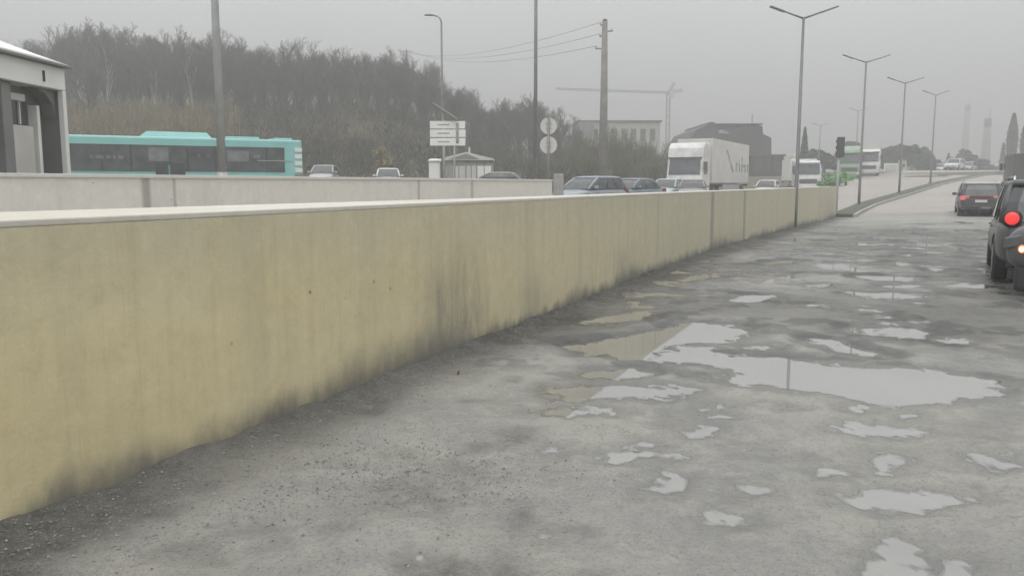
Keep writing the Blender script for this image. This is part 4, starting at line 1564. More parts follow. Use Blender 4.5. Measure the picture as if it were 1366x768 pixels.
    # lamps
    for sy in (-1, 1):
        if round_tail:
            q = MB().lathe([(0.10, 0.03), (0.106, -0.02), (0.09, -0.045), (0.045, -0.06)], (st[1][0] - 0.0, sy * (W - 0.22), belt + 0.03), 'x', 24)
            q.build('tail_light', M['red_lamp'], r, smooth=True)
            q = MB().lathe([(0.14, 0.06), (0.145, -0.0), (0.125, -0.03)], (st[1][0] + 0.0, sy * (W - 0.22), belt + 0.03), 'x', 24)
            q.build('lamp_ring', M['black_plastic'], r, smooth=True)
        else:
            q = MB().prism([(st[2][0] + 0.12, belt - 0.25), (st[2][0] + 0.16, belt - 0.03), (xb + 0.08, belt - 0.01), (xb + 0.01, belt - 0.22)], sy * (W - 0.45), sy * (W - 0.055))
            q.build('tail_light', M[tail], r, bevel=0.02)
        hx = st[-2][0]
        hz = st[-2][3] - 0.03
        q = MB().prism([(hx - 0.42, hz + 0.06), (hx - 0.30, hz - 0.10), (hx + 0.02, hz - 0.17), (hx + 0.02, hz - 0.03)], sy * (W - 0.44), sy * (W - 0.115))
        q.build('headlight', M[light], r, bevel=0.02)
        # mirrors
        q = MB().box((cb[0][1] - 0.42, sy * (W + 0.07), belt + 0.06), (0.12, 0.2, 0.14))
        q.build('mirror', pa, r, bevel=0.03)
        for k in (-0.35, 0.55):
            MB().box((k - 0.1, sy * (W + 0.0), belt - 0.16), (0.18, 0.03, 0.025)).build('door_handle', pa, r)
    if not round_tail and kind == 'suv':
        MB().box((xb + 0.03, 0, belt - 0.07), (0.05, (W - 0.44) * 2, 0.10)).build('light_bar', M['red_dull'], r)
    MB().box((xb - 0.012, 0, belt - 0.26), (0.02, 0.5, 0.12)).build('number_plate', M['plate'], r)
    MB().box((xb + 0.06, 0, 0.44), (0.16, W * 1.55, 0.20)).build('rear_bumper', M['black_plastic'], r, bevel=0.04)
    MB().box((xf - 0.07, 0, 0.40), (0.14, W * 1.25, 0.16)).build('grille', M['black_plastic'], r, bevel=0.03)
    MB().box((xf - 0.02, 0, 0.60), (0.1, W * 0.9, 0.10)).build('grille_bar', M['chrome'], r, bevel=0.02)
    MB().box((xf + 0.02, 0, 0.48), (0.02, 0.5, 0.11)).build('number_plate', M['plate'], r)
    if kind == 'suv':
        for sy in (-1, 1):
            MB().tube([(-1.7, sy * (W - 0.24), roof - 0.02), (-1.55, sy * (W - 0.25), roof + 0.035), (0.1, sy * (W - 0.25), roof + 0.03), (0.3, sy * (W - 0.24), roof - 0.04)], 0.018, 6).build('roof_rail', M['chrome'], r, smooth=True)
    return r


NOSE_DX = -0.10
# SUV in the queue, right edge: its rear left wheel stands at (1327, 375)
q = G(1336, 375)
c = Vector((q.x, q.y)) + U * 1.35 - N * 0.80
make_car('black off roader with a round lit red tail lamp at the right edge', 'suv', PA['dark'], (c.x, c.y, 0.02), RZ - R(2), round_tail=True)
# car nosing in from the right
q = G(1341, 394)
hd = R(136)
fw, lf = Vector((math.cos(hd), math.sin(hd))), Vector((-math.sin(hd), math.cos(hd)))
c = Vector((q.x, q.y)) - fw * 2.30 - lf * 0.72
c.x += NOSE_DX
nose = make_car('graphite car nosing in from the right edge with a glowing corner lamp', 'suv', PA['graphite'], (c.x, c.y, 0.02), hd, light='glass_grey')
nose.scale = (1.0, 1.0, 1.16)
MB().lathe([(0.032, 0.0), (0.028, 0.03), (0.012, 0.04)], (2.02, 0.845, 0.58), 'y', 16).build('corner_lamp', M['lamp_white'], nose, smooth=True)
MB().lathe([(0.055, -0.03), (0.05, 0.010), (0.036, 0.014)], (2.02, 0.845, 0.58), 'y', 16).build('lamp_ring', M['amber'], nose, smooth=True)
MB().box((1.80, 0, 0.22), (0.66, 1.5, 0.34)).build('underside_block', M['black_plastic'], nose, bevel=0.06)  # dark block added to stand in for the tyre and dark underside
# far SUV
q = G(1306, 291)
c = Vector((q.x, q.y)) + U * 2.2
cross = make_car('dark crossover with full width red tail lamps and white number plate', 'suv', PA['dark'], (c.x, c.y, 0.04), RZ + R(1), tail='red_glass')
for o in cross.children:
    if o.name.split('.')[0] == 'roof':
        o.data.materials[0] = PA['silver']  # dark car's roof made pale: the sky's reflection put into its colour
# car right of it
c2 = c + U * 3.0 - N * 1.9
make_car('dark hatchback just to the right of the red lit crossover', 'hatch', PA['black'], (c2.x, c2.y, TZ(c2.x, c2.y) + 0.04), RZ)

# cars on the other carriageway
OPP = RZ + math.pi


def opp_car(px, Y, label, kind, pa, rz=OPP, top=None, **kw):
    x = XatP(px, Y)
    return make_car(label, kind, pa, (x, Y, TZ(x, Y) + 0.02), rz, **kw)


opp_car(787, 39.0, 'blue grey estate car just beyond the end of the parapet wall', 'hatch', PA['bluegrey'], RZ + R(163))
opp_car(842, 45.0, 'dull blue saloon car following the blue grey estate', 'sedan', PA['blue'], RZ + R(165))
opp_car(891, 58.0, 'pale blue hatchback in front of the white truck cab', 'hatch', PA['steel'], OPP)
opp_car(924, 55.0, 'mid grey saloon car below the truck trailer', 'sedan', PA['grey'], OPP + R(12))
opp_car(1024, 71.0, 'small white car before the low dark shed', 'hatch', PA['white'], OPP)
opp_car(433, 60.0, 'silver car whose roof shows over the parapet right of the bus', 'hatch', PA['silver'], OPP + R(30))
opp_car(518, 58.0, 'white car roof just showing over the parapet left of the direction sign', 'hatch', PA['white'], OPP + R(35))
opp_car(660, 46.0, 'grey saloon car roof just showing below the kiosk', 'sedan', PA['grey'], RZ + R(110))
for (px, Y, kd, pn, lb) in ((1272, 118, 'suv', 'white', 'white car with bright front coming down the far road'), (1290, 128, 'hatch', 'silver', 'silver car farther up the far road behind the white one'), (1253, 140, 'hatch', 'white', 'tiny white car at the crest of the far road')):
    opp_car(px, Y, lb, kd, PA[pn], OPP - R(15))


# ---- big white truck
def make_truck(label, loc, rz, cabmat, boxmat, box_len=13.4, marks=True, cab_h=3.55, box_h=4.0, group=None, name='truck', boxw=1.27):
    r = thing(name, loc, rz, label, 'truck', group)
    cab = MB()
    prof = [(0.0, 0.45), (0.0, 1.35), (-0.06, 1.62), (-0.22, 2.62), (-0.38, cab_h - 0.35), (-0.85, cab_h), (-2.15, cab_h), (-2.15, 0.6)]
    cab.prism(prof, -1.22, 1.22)
    cab.build('cab', cabmat, r, bevel=0.06)
    ws = MB()
    for k in (1,):
        a, b = Vector((-0.062, 0, 1.70)), Vector((-0.215, 0, 2.72))
        d = Vector((0.03, 0, 0.005))
        ws.loft([[(a.x + .02, -1.08, a.z), (a.x + .02, 1.08, a.z), (a.x - 0.05, 1.08, a.z), (a.x - 0.05, -1.08, a.z)],
                 [(b.x + .02, -1.05, b.z), (b.x + .02, 1.05, b.z), (b.x - 0.05, 1.05, b.z), (b.x - 0.05, -1.05, b.z)]])
    ws.build('windscreen', M['glass_grey'], r)
    MB().box((-0.24, 0, 2.84), (0.36, 2.3, 0.05)).build('sun_visor', M['dark_panel'], r)
    MB().box((0.02, 0, 1.05), (0.06, 1.7, 0.42)).build('grille', M['dark_panel'], r, bevel=0.02)
    MB().box((0.03, 0, 0.55), (0.14, 2.4, 0.34)).build('bumper', cabmat, r, bevel=0.05)
    for s in (-1, 1):
        MB().box((-0.95, s * 1.225, 2.1), (0.9, 0.03, 0.75)).build('side_window', M['glass'], r, bevel=0.02)
        MB().box((0.06, s * 0.92, 0.62), (0.12, 0.34, 0.2)).build('headlight', M['headlight'], r, bevel=0.03)
        MB().box((-0.1, s * 1.42, 2.25), (0.12, 0.26, 0.6)).build('mirror', M['dark_panel'], r, bevel=0.03)
    x1 = -2.65
    x0 = x1 - box_len
    bo = MB().box(((x0 + x1) / 2, 0, (1.15 + box_h) / 2), (box_len, boxw * 2, box_h - 1.15)).build('trailer_box', boxmat, r, bevel=0.03)
    MB().box(((x0 + x1) / 2 + 0.8, 0, 0.98), (box_len + 1.4, 0.9, 0.22)).build('chassis', M['black_plastic'], r)
    for s in (-1, 1):
        MB().box(((x0 + x1) / 2, s * (boxw - 0.06), 0.78), (box_len * 0.45, 0.05, 0.5)).build('side_guard', M['galv'], r)
        for wx in ((-1.25,) + ((-3.6,) if box_len > 8 else ()) + tuple(x0 + k for k in ((1.6, 2.9, 4.2) if box_len > 8 else (1.5,)))):
            w = wheel(r, wx, s * 1.0, 0.5, s, 0.34)
        MB().box((x0 - 0.02, s * 1.0, 1.0), (0.05, 0.4, 0.16)).build('tail_light', M['red_dull'], r)
    if marks:
        # faded slanting mark and strokes on the flank, as far as they can be made out
        s = 1
        mk = MB()
        y0, y1 = boxw + 0.004, boxw + 0.012
        L0 = x1
        mk.prism([(L0 - 3.9, 3.55), (L0 - 4.4, 3.55), (L0 - 6.6, 1.95), (L0 - 6.1, 1.95)], y0, y1)
        for (a, b, c_, d_) in ((7.2, 7.6, 2.0, 2.75), (7.6, 8.3, 2.55, 2.75), (8.3, 8.7, 2.0, 2.9), (9.2, 9.6, 2.0, 3.2), (9.6, 10.4, 2.4, 2.6), (10.4, 10.8, 2.0, 2.6), (11.3, 11.7, 2.0, 2.7)):
            mk.prism([(L0 - a, c_), (L0 - b, c_), (L0 - b, d_), (L0 - a, d_)], y0, y1)
        mk.build('lettering', M['glass_pale'], r)
    return r


x, y = XatP(912, 60), 60.0
tr = make_truck('white articulated truck with grey windscreen facing the camera', (x, y, TZ(x, y)), OPP, PA['truckwhite'], M['offwhite'], cab_h=3.85, box_h=4.2, box_len=12.0)
tr.rotation_euler[2] = OPP - R(1)
tr.scale = (1.07, 1.07, 1.07)
x, y = XatP(1078, 82), 82.0
make_truck('white box lorry parked before the dark green thicket', (x, y, TZ(x, y)), OPP + R(18), PA['truckwhite'], M['white_paint'], 5.0, False, 3.1, 3.3)
x, y = XatP(1132, 92), 92.0
make_truck('lorry with pale green cab and white box behind the traffic light', (x, y, TZ(x, y) + 0.0), OPP + R(4), PA['green'], PA['truckwhite'], 5.5, False, 3.5, 3.7)
x, y = XatP(1157, 99), 99.0
make_truck('white box lorry showing behind the second double armed lamp', (x, y, TZ(x, y)), OPP + R(2), PA['truckwhite'], M['offwhite'], 4.5, False, 3.2, 3.5)
# dark lorry far right, its rear towards us
p = P(1372, 245, 50.0)
lorry = make_truck('dark lorry with pale frame at the right edge behind the off roader', (p.x + 5.2, p.y + 9.5, TZ(p.x + 5, p.y + 9) + 0.0), RZ, PA['black'], M['dark_panel'], 7.0, False, 3.2, 3.1)
lorry.scale = (0.82, 0.82, 0.82)


# ---- the bus
def make_bus():
    A, B = P(82, 230, 37.0), P(372, 230, 41.6)
    d = Vector((B.x - A.x, B.y - A.y))
    Lb = d.length + 1.2
    rz = math.atan2(d.y, d.x)
    # front (left hand end) lies beyond the pavilion; local x from left end to right end
    z = P(386, 187, 42.0).z - 3.05
    r = thing('city_bus', (A.x, A.y, z), rz, 'teal city bus with dark window band behind the parapet', 'bus')
    H = 3.05
    MB().box((Lb / 2, 1.25, 0.3 + (H - 0.3) / 2), (Lb, 2.5, H - 0.3)).build('body', M['teal'], r, bevel=0.09)
    MB().box((Lb / 2, -0.006, 0.62), (Lb - 0.3, 0.03, 0.55)).build('skirt', M['teal_dark'], r)
    # window band and its bays
    z0, z1 = 1.46, 2.66
    bd = MB().box((Lb / 2 - 0.3, -0.012, (z0 + z1) / 2), (Lb - 1.2, 0.04, z1 - z0)).build('window_band', M['bus_glass'], r)
    nb = 8
    for k in range(1, nb):
        xx = 0.4 + (Lb - 0.95) * k / nb
        MB().box((xx, -0.036, (z0 + z1) / 2), (0.05, 0.012, z1 - z0)).build('window_bar', M['black_plastic'], bd)
    for (a, b, c_, e) in ((0.335, 0.415, 0.38, 0.92), (0.66, 0.755, 0.42, 0.85)):
        MB().box(((a + b) / 2 * Lb, -0.037, z0 + (z1 - z0) * (c_ + e) / 2), ((b - a) * Lb, 0.012, (z1 - z0) * (e - c_))).build('open_view', M['view'], bd)
    for k, (a, wd) in enumerate(((0.115, 0.016), (0.135, 0.012), (0.15, 0.02), (0.178, 0.02), (0.20, 0.012), (0.225, 0.02), (0.54, 0.012), (0.58, 0.016), (0.79, 0.03))):
        MB().box((a * Lb, -0.038, z0 + 0.62 - (0.0 if k < 6 else -0.12)), (wd * Lb, 0.012, 0.16)).build('window_lettering', M['view'], bd)
    MB().box((0.9 * Lb - 0.3, -0.038, z0 + 0.55), (0.16 * Lb, 0.012, 0.04)).build('hand_rail', M['galv'], bd)
    MB().box((0.42 * Lb, -0.012, 1.0), (1.3, 0.05, 1.7)).build('door', M['glass'], r, bevel=0.02)
    MB().box((0.415 * Lb, 0.0, 0.95), (0.06, 0.1, 1.6)).build('door_frame', M['teal_dark'], r)
    # roof units
    MB().loft([[(xa, 0.35, H - 0.02), (xa, 2.15, H - 0.02), (xb, 2.0, zt), (xb, 0.5, zt)] for xa, xb, zt in ((0.30 * Lb, 0.33 * Lb, H + 0.0), (0.305 * Lb, 0.335 * Lb, H + 0.27), (0.605 * Lb, 0.585 * Lb, H + 0.27), (0.615 * Lb, 0.6 * Lb, H))]).build('roof_unit', M['teal'], r, bevel=0.05)
    MB().box((0.74 * Lb, 1.25, H + 0.05), (1.6, 1.7, 0.14)).build('roof_hatch', M['teal'], r, bevel=0.04)
    MB().box((0.92 * Lb, 1.25, H + 0.04), (0.9, 1.9, 0.12)).build('roof_pod', M['teal'], r, bevel=0.04)
    # right hand end with its louvres
    MB().box((Lb + 0.012, 1.25, 1.9), (0.04, 2.2, 1.3)).build('end_panel', M['offwhite'], r, bevel=0.02)
    for k in range(4):
        MB().box((Lb - 0.20, -0.016, 1.55 + 0.34 * k), (0.36, 0.05, 0.2)).build('louvre', M['white_paint'], r)
    MB().box((Lb - 0.22, -0.014, 1.0), (0.40, 0.04, 0.7)).build('corner_panel', M['grey_panel'], r)
    for wx in (2.2, Lb - 3.0):
        for s, yy in ((-1, 0.18), (1, 2.32)):
            wheel(r, wx, yy, 0.48, s, 0.3)
    for yy in (0.25, 2.25):
        MB().box((Lb + 0.02, yy, 0.85), (0.06, 0.2, 0.35)).build('tail_light', M['red_dull'], r)
        MB().box((-0.02, yy, 0.75), (0.06, 0.3, 0.2)).build('headlight', M['headlight'], r)
    MB().box((-0.012, 1.25, 1.95), (0.04, 2.2, 1.5)).build('windscreen', M['glass'], r)
    return r


make_bus()


# ================================================================ TREES
def bare_tree_meshes(seed, height, spread, bark, twigm, ntwig=1):
    rs = random.Random(seed)
    tr_, tw = MB(), MB()

    def grow(p, d, ln, rad, lvl):
        n = 3
        pts, rr = [p], [rad]
        q = p.copy()
        dd = d.copy()
        for k in range(n):
            dd = (dd + Vector((rs.uniform(-1, 1), rs.uniform(-1, 1), rs.uniform(-0.3, 0.6))) * 0.13).normalized()
            q = q + dd * ln / n
            pts.append(q.copy())
            rr.append(rad * (1 - 0.55 * (k + 1) / n))
        (tr_ if lvl < 3 else tw).tube(pts, rr, 6 if lvl == 0 else (4 if lvl < 2 else 3), cap=False)
        if lvl >= 4:
            return
        nb = (10, 6, 5, 5)[lvl]
        for k in range(nb):
            t = (0.20 if lvl == 0 else 0.15) + (0.80 if lvl == 0 else 0.85) * (k + rs.random() * 0.8) / nb
            t = min(t, 0.99)
            i = min(int(t * n), n - 1)
            bp = pts[i].lerp(pts[i + 1], t * n - i)
            side = Vector((rs.uniform(-1, 1), rs.uniform(-1, 1), 0)).normalized()
            up = rs.uniform(0.6, 1.3) if lvl < 2 else rs.uniform(0.1, 0.9)
            nd = (side * spread + dd * 0.7 + Vector((0, 0, up))).normalized()
            grow(bp, nd, ln * (0.55 if lvl == 0 else 0.64) * rs.uniform(0.75, 1.15) * (1.1 - 0.45 * t), max(rr[i] * 0.5, 0.016), lvl + 1)

    grow(Vector((0, 0, -0.3)), Vector((0, 0, 1)), height * 0.86, height * 0.016, 0)
    a = tr_.build('trunk', bark, fix=False)
    b = tw.build('crown', twigm, fix=False)
    ma, mb_ = a.data, b.data
    bpy.data.objects.remove(a)
    bpy.data.objects.remove(b)
    return ma, mb_


def place_tree(name, meshes, x, y, z, rz, s, label, cat='tree', group=None):
    r = thing(name, (x, y, z), rz, label, cat, group)
    r.scale = (s[0], s[0], s[1]) if isinstance(s, tuple) else (s, s, s)
    for nm, me in zip(('trunk', 'crown'), meshes):
        o = bpy.data.objects.new(nm, me)
        C.objects.link(o)
        o.parent = r
    return r


protos = [bare_tree_meshes(100 + k, 10.0, (0.75, 0.6, 0.9, 0.7, 0.55, 0.8)[k], M['black_bark'], M['twig']) for k in range(6)]
birches = [bare_tree_meshes(200 + k, 10.0, 0.55, M['birch'], M['twig']) for k in range(2)]

# skyline of the wood: pixel x -> pixel y of the tree tops
SKX = [40, 75, 110, 150, 180, 230, 300, 350, 400, 450, 500, 540, 575, 605, 640, 680, 720, 750, 775]
SKY = [75, 62, 55, 46, 58, 62, 60, 68, 70, 74, 80, 80, 92, 112, 133, 140, 142, 160, 182]
rs = random.Random(5)
cnt = 0
GW = 'bare trees of the hillside wood'
for row, (Y, step, drop) in enumerate(((120, 1.6, 0), (115, 1.7, 2), (109, 1.9, 8), (103, 2.2, 16), (96, 2.3, 30), (89, 2.5, 50), (82, 2.7, 78))):
    x = XatP(40, Y)
    xe = XatP(768, Y)
    while x < xe:
        xx = x + rs.uniform(-0.7, 0.7)
        yy = Y + rs.uniform(-3, 3)
        x += step * rs.uniform(0.7, 1.3)
        px = 683 + xx / yy * FPX
        if row >= 4 and px < 300 and rs.random() < 0.85:
            continue
        z = TZ(xx, yy)
        top = np.interp(px, SKX, SKY) + drop + rs.uniform(-3, 14)
        zt_ = P(px, top, yy).z
        hgt = zt_ - z
        if hgt < 3:
            continue
        sc = hgt / 10.0
        w = min(sc * rs.uniform(1.1, 1.4), 1.7)
        place_tree('bare_tree', protos[rs.randrange(6)], xx, yy, z, rs.uniform(0, 6.28), (w, sc), 'bare grey brown tree in the wood on the hillside', 'tree', GW)
        cnt += 1
print('wood trees', cnt)
for px, Y, top, lb in ((147, 95, 70, 'pale barked birch tree above the middle of the bus'), (264, 93, 82, 'pale barked birch tree left of the thick lamp post'), (212, 92, 96, 'short pale birch trunk between the two taller birches')):
    x = XatP(px, Y)
    z = TZ(x, Y)
    sc = (P(px, top, Y).z - z) / 10
    place_tree('birch_tree', birches[cnt % 2], x, Y, z, px, (sc * 0.75, sc), lb)
    cnt += 1


def twig_clump(mb, cx, cy, cz, rx, rz_, n, rsx, ln=0.7, wd=0.03, up=0.9):
    for _ in range(n):
        a = rsx.uniform(0, 2 * math.pi)
        rr = rx * math.sqrt(rsx.random())
        h = rz_ * rsx.random() ** 0.8
        k = 1 - 0.6 * (h / max(rz_, 0.01)) ** 2
        p = Vector((cx + rr * k * math.cos(a), cy + rr * k * math.sin(a), cz + h))
        d = Vector((math.cos(a) * 0.5 + rsx.uniform(-.5, .5), math.sin(a) * 0.5 + rsx.uniform(-.5, .5), up + rsx.uniform(-.6, .6))).normalized()
        L_ = ln * rsx.uniform(0.5, 1.3)
        s = d.cross(Vector((rsx.uniform(-1, 1), rsx.uniform(-1, 1), 0.2))).normalized() * wd * rsx.uniform(0.6, 1.4)
        e = p + d * L_
        mb.quad(p - s, p + s, e)


# undergrowth on the slope: nobody could count it
rs = random.Random(11)
for nm, mt, npatch, ln, band, lb in (('undergrowth', 'scrub', 620, 0.95, (70, 98), 'dry brown undergrowth covering the slope below the wood'),
                                    ('brambles', 'scrub_dark', 1150, 0.9, (62, 118), 'dark tangled brambles at the foot of the wood')):
    mb = MB()
    for _ in range(npatch):
        Y = rs.uniform(*band)
        px = rs.uniform(30, 320) if nm == 'undergrowth' else rs.uniform(285, 790)
        if nm == 'brambles' and rs.random() < 0.25:
            px, Y = rs.uniform(30, 330), rs.uniform(99, 120)
        if nm == 'undergrowth' and rs.random() < 0.05:
            px = rs.uniform(320, 560)
        x = XatP(px, Y)
        z = TZ(x, Y)
        twig_clump(mb, x, Y, z - 0.1, rs.uniform(0.6, 1.6), rs.uniform(0.8, 2.4), 42, rs, ln, 0.035)
    tag(mb.build(nm, M[mt], fix=False), lb, 'undergrowth', None, 'stuff')


def leafy(seed, rx, rz_, n, leaf, bark, lm, trunk_h, lobes=7, name='crown', pointy=False):
    """crown of leaf faces clumped round lobes, on a tapered trunk with limbs"""
    rsx = random.Random(seed)
    t, cr = MB(), MB()
    hz = trunk_h + rz_
    t.tube([(0, 0, -0.3), (0.05 * rx, 0, trunk_h), (0, 0.05 * rx, trunk_h + rz_ * 1.2)], [rx * 0.07 + 0.05, rx * 0.05 + 0.04, 0.03], 7)
    L_ = []
    for k in range(lobes):
        a = rsx.uniform(0, 6.28)
        f = rsx.random()
        zz_ = trunk_h + 2 * rz_ * (0.12 + 0.8 * f)
        wv_ = (1 - f * 0.85) if pointy else math.sin(math.pi * (0.18 + 0.7 * f))
        rr = rx * 0.62 * wv_ * rsx.uniform(0.4, 1)
        c_ = Vector((rr * math.cos(a), rr * math.sin(a), zz_))
        L_.append((c_, rx * rsx.uniform(0.3, 0.5) * max(wv_, 0.35)))
        t.tube([(0, 0, trunk_h + (zz_ - trunk_h) * 0.4), c_], [rx * 0.03 + 0.02, 0.015], 4)
    for _ in range(n):
        if pointy:
            f = rsx.random()
            wv_ = (1 - f) ** 0.8 * min(1, 0.35 + f * 5) if rz_ < 5 else math.sin(math.pi * (0.10 + 0.86 * f)) ** 0.7 * (1 - 0.35 * f)
            a = rsx.uniform(0, 6.28)
            rr = rx * wv_ * (0.75 + 0.25 * math.sin(a * 3 + f * 23) * math.sin(f * 31 + a)) * rsx.random() ** 0.45
            c_, rad = Vector((rr * math.cos(a), rr * math.sin(a), trunk_h + 2.05 * rz_ * f)), rx * 0.08
        else:
            c_, rad = L_[rsx.randrange(lobes)]
        d = Vector((rsx.gauss(0, 1), rsx.gauss(0, 1), rsx.gauss(0, 1))).normalized() * rad * rsx.random() ** 0.4
        d.z *= 1.25 if pointy else 0.9
        p = c_ + d
        nn = Vector((rsx.gauss(0, 1), rsx.gauss(0, 1), rsx.gauss(0, 1))).normalized()
        s1 = nn.orthogonal().normalized() * leaf * rsx.uniform(0.5, 1.2)
        s2 = nn.cross(s1).normalized() * leaf * rsx.uniform(0.4, 0.9)
        cr.quad(p - s1, p - s2 * 0.6, p + s1, p + s2)
    a = t.build('trunk', bark, fix=False)
    b = cr.build(name, lm, fix=False)
    ma, mb_ = a.data, b.data
    bpy.data.objects.remove(a)
    bpy.data.objects.remove(b)
    return ma, mb_


def willow_meshes(seed):
    rsx = random.Random(seed)
    t, cr = MB(), MB()
    for k in range(9):
        a = rsx.uniform(0, 6.28)
        e = Vector((math.cos(a) * 1.3, math.sin(a) * 1.3, rsx.uniform(3.2, 5)))
        t.tube([(0, 0, -0.3), (e.x * 0.4, e.y * 0.4, e.z * 0.5), e], [0.09, 0.05, 0.02], 4, cap=False)
    for k in range(14):
        a = rsx.uniform(0, 6.28)
        twig_clump(cr, math.cos(a) * rsx.uniform(0, 1.3), math.sin(a) * rsx.uniform(0, 1.3), rsx.uniform(0.1, 2.6), 1.0, rsx.uniform(1.6, 3.0), 130, rsx, 0.7, 0.022, 1.4)
    a = t.build('trunk', M['black_bark'], fix=False)
    b = cr.build('crown', M['willow'], fix=False)
    ma, mb_ = a.data, b.data
    bpy.data.objects.remove(a)
    bpy.data.objects.remove(b)
    return ma, mb_


wil = [willow_meshes(31 + k) for k in range(3)]
rs = random.Random(3)
for k, (px, Y, top) in enumerate(((752, 88, 186), (765, 80, 196), (778, 92, 172), (792, 84, 180), (808, 95, 170), (822, 86, 178), (838, 94, 172), (852, 84, 190), (864, 92, 184), (878, 86, 196),
                                  (893, 96, 190), (905, 90, 200), (745, 76, 208), (785, 74, 206), (830, 76, 204), (868, 76, 212))):
    x = XatP(px, Y)
    z = TZ(x, Y)
    sc = (P(px, top, Y).z - z) / 5.2
    place_tree('willow_bush', wil[k % 3], x, Y, z, rs.uniform(0, 6), (max(sc * 0.8, 0.8), sc), 'tall olive brown willow bush in the thicket before the pale block', 'bush', 'willow bushes before the pale block')
# golden bush
x, Y = XatP(507, 62), 62.0
gb_ = leafy(77, 1.0, 0.95, 900, 0.09, M['black_bark'], simple('straw coloured leaves', (0.30, 0.25, 0.13), 0.9, 0, 0.25, 1.0), 0.3, 5)
place_tree('golden_bush', gb_, x, Y, TZ(x, Y), 0, (P(507, 195, Y).z - TZ(x, Y)) / 2.2, 'straw coloured rounded bush at the foot of the dark wood', 'bush')

# trees beyond the road
dark = [leafy(300 + k, 3.0, 3.1, 5200, 0.30, M['black_bark'], M['leaf'], 0.3, 24) for k in range(3)]
gry = [leafy(320 + k, 3.0, 3.1, 5000, 0.30, M['black_bark'], M['leaf_grey'], 0.3, 24) for k in range(3)]
con = leafy(340, 2.0, 4.0, 5200, 0.2, M['black_bark'], M['leaf'], 0.3, 44, pointy=True)
pop = leafy(350, 1.9, 6.5, 8200, 0.2, M['black_bark'], M['leaf_grey'], 0.3, 60, pointy=True)


def far_tree(name, ms, px, Y, top, unit, label, wide=1.0, cat='tree', group=None):
    x = XatP(px, Y)
    z = TZ(x, Y)
    sc = (P(px, top, Y).z - z) / unit
    return place_tree(name, ms, x, Y, z, px * 0.7, (sc * wide, sc), label, cat, group)


far_tree('conifer', con, 1071, 118, 171, 8.4, 'dark narrow conifer right of the nearest double lamp', 0.8)
for k, (px, Y, top) in enumerate(((1085, 125, 197), (1100, 122, 203), (1113, 128, 205), (1040, 135, 214), (1058, 128, 210))):
    far_tree('thicket_tree', dark[k % 3], px, Y, top, 6.6, 'low dark green tree in the thicket behind the white box lorry', 1.25, 'tree', 'thicket behind the white box lorry')
far_tree('round_tree', dark[1], 1134, 150, 187, 6.6, 'round dark tree showing above the green sided lorry', 1.1)
for k, (px, Y, top, w) in enumerate(((1170, 150, 196, 1.0), (1184, 146, 193, 1.1), (1200, 150, 192, 1.1), (1215, 144, 191, 1.1), (1228, 148, 194, 1.1), (1238, 140, 205, 1.0), (1250, 150, 212, 1.0),
                                     (1192, 140, 214, 1.2), (1220, 136, 214, 1.2), (1243, 134, 219, 1.1))):
    far_tree('dark_tree', (dark + gry)[(k * 2) % 6], px, Y, top, 6.6, 'dark tree in the clump behind the white hoarding', w, 'tree', 'clump of trees behind the hoarding')
far_tree('pointed_tree', con, 1263, 165, 205, 8.4, 'short pointed dark tree left of the far road crest', 1.3)
far_tree('round_tree', gry[0], 1283, 165, 196, 6.6, 'tall crowned dark tree below the taller chimney', 0.8)
for k, (px, Y, top, w) in enumerate(((1272, 158, 208, 1.8), (1292, 160, 206, 1.8), (1303, 170, 211, 2.0), (1330, 175, 222, 2.2), (1343, 165, 220, 2.0), (1318, 180, 220, 2.2))):
    far_tree('dark_tree', (gry + dark)[k % 6], px, Y, top, 6.6, 'hazy low tree beside the crest of the far road', w, 'tree', 'low trees at the crest of the road')
for (px, Y, top, lb) in ((1346, 150, 154, 'tall slender poplar left of the other tall one'), (1364, 140, 158, 'tall slender poplar cut by the right edge'), (1335, 165, 192, 'shorter slender poplar at the left of the row')):
    far_tree('poplar', pop, px, Y, top, 13.2, lb, 0.95)
for k, (px, Y, top) in enumerate(((1101, 78, 231), (1110, 76, 229), (1120, 80, 228), (1129, 78, 232))):
    hb_ = leafy(400 + k, 1.0, 0.8, 900, 0.1, M['black_bark'], M['leaf_mid'], 0.1, 8)
    x = XatP(px, Y)
    place_tree('green_shrub', hb_, x, Y, TZ(x, Y), k, (1.2, max(0.4, (P(px, top, Y).z - TZ(x, Y)) / 1.7)), 'bright green shrub beside the white box lorry', 'shrub', 'green shrubs by the lorry')

# ================================================================ SMALL STUFF ON THE GROUND
# loose gravel: along the wall foot and in a patch at the near left
rs = random.Random(21)
mb = MB()
ico = [(0, 0, 1), (0.9, 0, 0.1), (0.1, 0.95, -0.1), (-0.85, 0.1, 0.15), (0, -0.9, 0), (0, 0, -0.8)]
icf = [(0, 1, 2), (0, 2, 3), (0, 3, 4), (0, 4, 1), (5, 2, 1), (5, 3, 2), (5, 4, 3), (5, 1, 4)]
cand = []
while len(cand) < 14000:
    if rs.random() < 0.72:
        u = 1.4 + 11 * rs.random() ** 2.0
        v = float(wall_v(u)) - 0.03 - abs(rs.gauss(0, 0.28 + (0.5 if u < 4 else 0)))
        q = UV(u, v)
        x, y = q.x, q.y
    else:
        px, py = rs.gauss(560, 120), rs.gauss(640, 28)
        q = G(px, py)
        x, y = q.x, q.y
    cand.append((x, y))
cx = np.array([c[0] for c in cand])
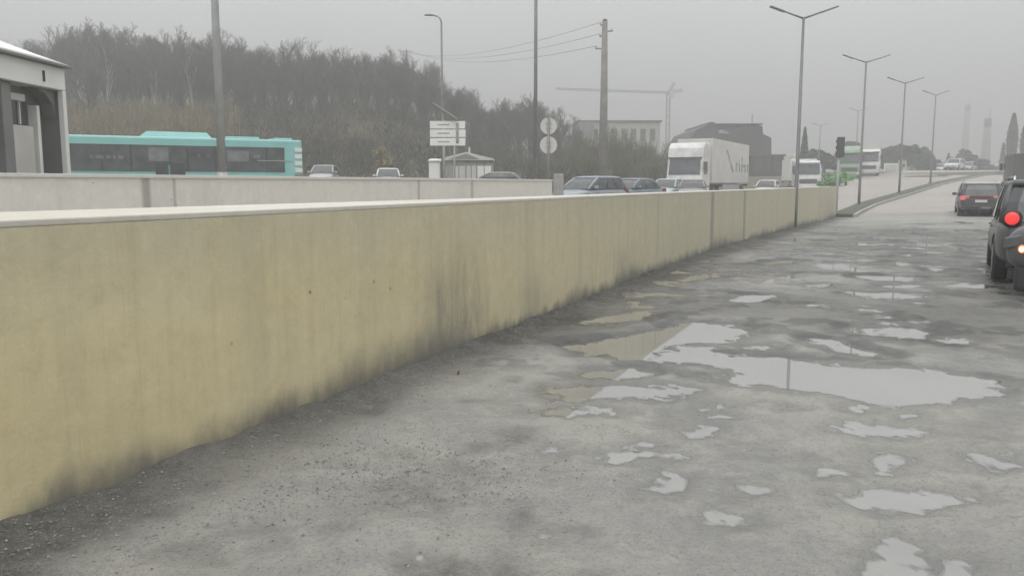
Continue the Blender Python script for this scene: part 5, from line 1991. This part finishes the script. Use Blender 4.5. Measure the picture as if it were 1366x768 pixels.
cy = np.array([c[1] for c in cand])
cu, cv = cx * U.x + cy * U.y, cx * N.x + cy * N.y
ok = (wall_v(cu) - cv > 0.02) & (cy > 1.8)
iu = np.clip(np.searchsorted(us, cu), 0, len(us) - 1)
iv = np.clip(np.searchsorted(vs, cv), 0, len(vs) - 1)
cz_ = RZH[iu, iv]
for x, y, z, k in zip(cx, cy, cz_, ok):
    if not k or z < 0.001:
        continue
    s = 0.0028 + 0.007 * rs.random() ** 3.5
    a = rs.uniform(0, 6.28)
    ca, sa = math.cos(a), math.sin(a)
    sx, sy, sz = s * rs.uniform(.8, 1.4), s * rs.uniform(.7, 1.1), s * rs.uniform(.5, .9)
    i = len(mb.v)
    for p in ico:
        X_, Y_ = p[0] * sx, p[1] * sy
        mb.v.append((x + X_ * ca - Y_ * sa, y + X_ * sa + Y_ * ca, z + p[2] * sz + sz * 0.3))
    mb.f += [tuple(i + j for j in f) for f in icf]
tag(mb.build('gravel', M['stone'], fix=False), 'loose gravel and grit along the foot of the yellowed wall', 'gravel', None, 'stuff')

# small dark bit standing in the road (seen at 612, 499)
q = G(611, 501)
tag(MB().tube([(q.x, q.y, 0.01), (q.x + 0.004, q.y, 0.035), (q.x + 0.012, q.y + 0.004, 0.05)], [0.006, 0.007, 0.003], 6).build('iron_peg', M['rust']), 'tiny dark peg sticking up from the road near the wall', 'peg')

# ================================================================ HAZE
hm = bpy.data.materials.new('damp air')
hm.use_nodes = True
hn = hm.node_tree
hn.nodes.clear()
ho = hn.nodes.new('ShaderNodeOutputMaterial')
hv = hn.nodes.new('ShaderNodeVolumePrincipled')
hv.inputs['Color'].default_value = (0.655, 0.665, 0.67, 1)
hv.inputs['Density'].default_value = HAZE_DENSITY
hv.inputs['Anisotropy'].default_value = 0.2
hn.links.new(hv.outputs[0], ho.inputs['Volume'])
hz = MB().box((0, 1100, 29.0), (3040, 2840, 66)).build('haze', hm)
tag(hz, 'pale damp haze over the road and the far trees', 'haze', None, 'stuff')
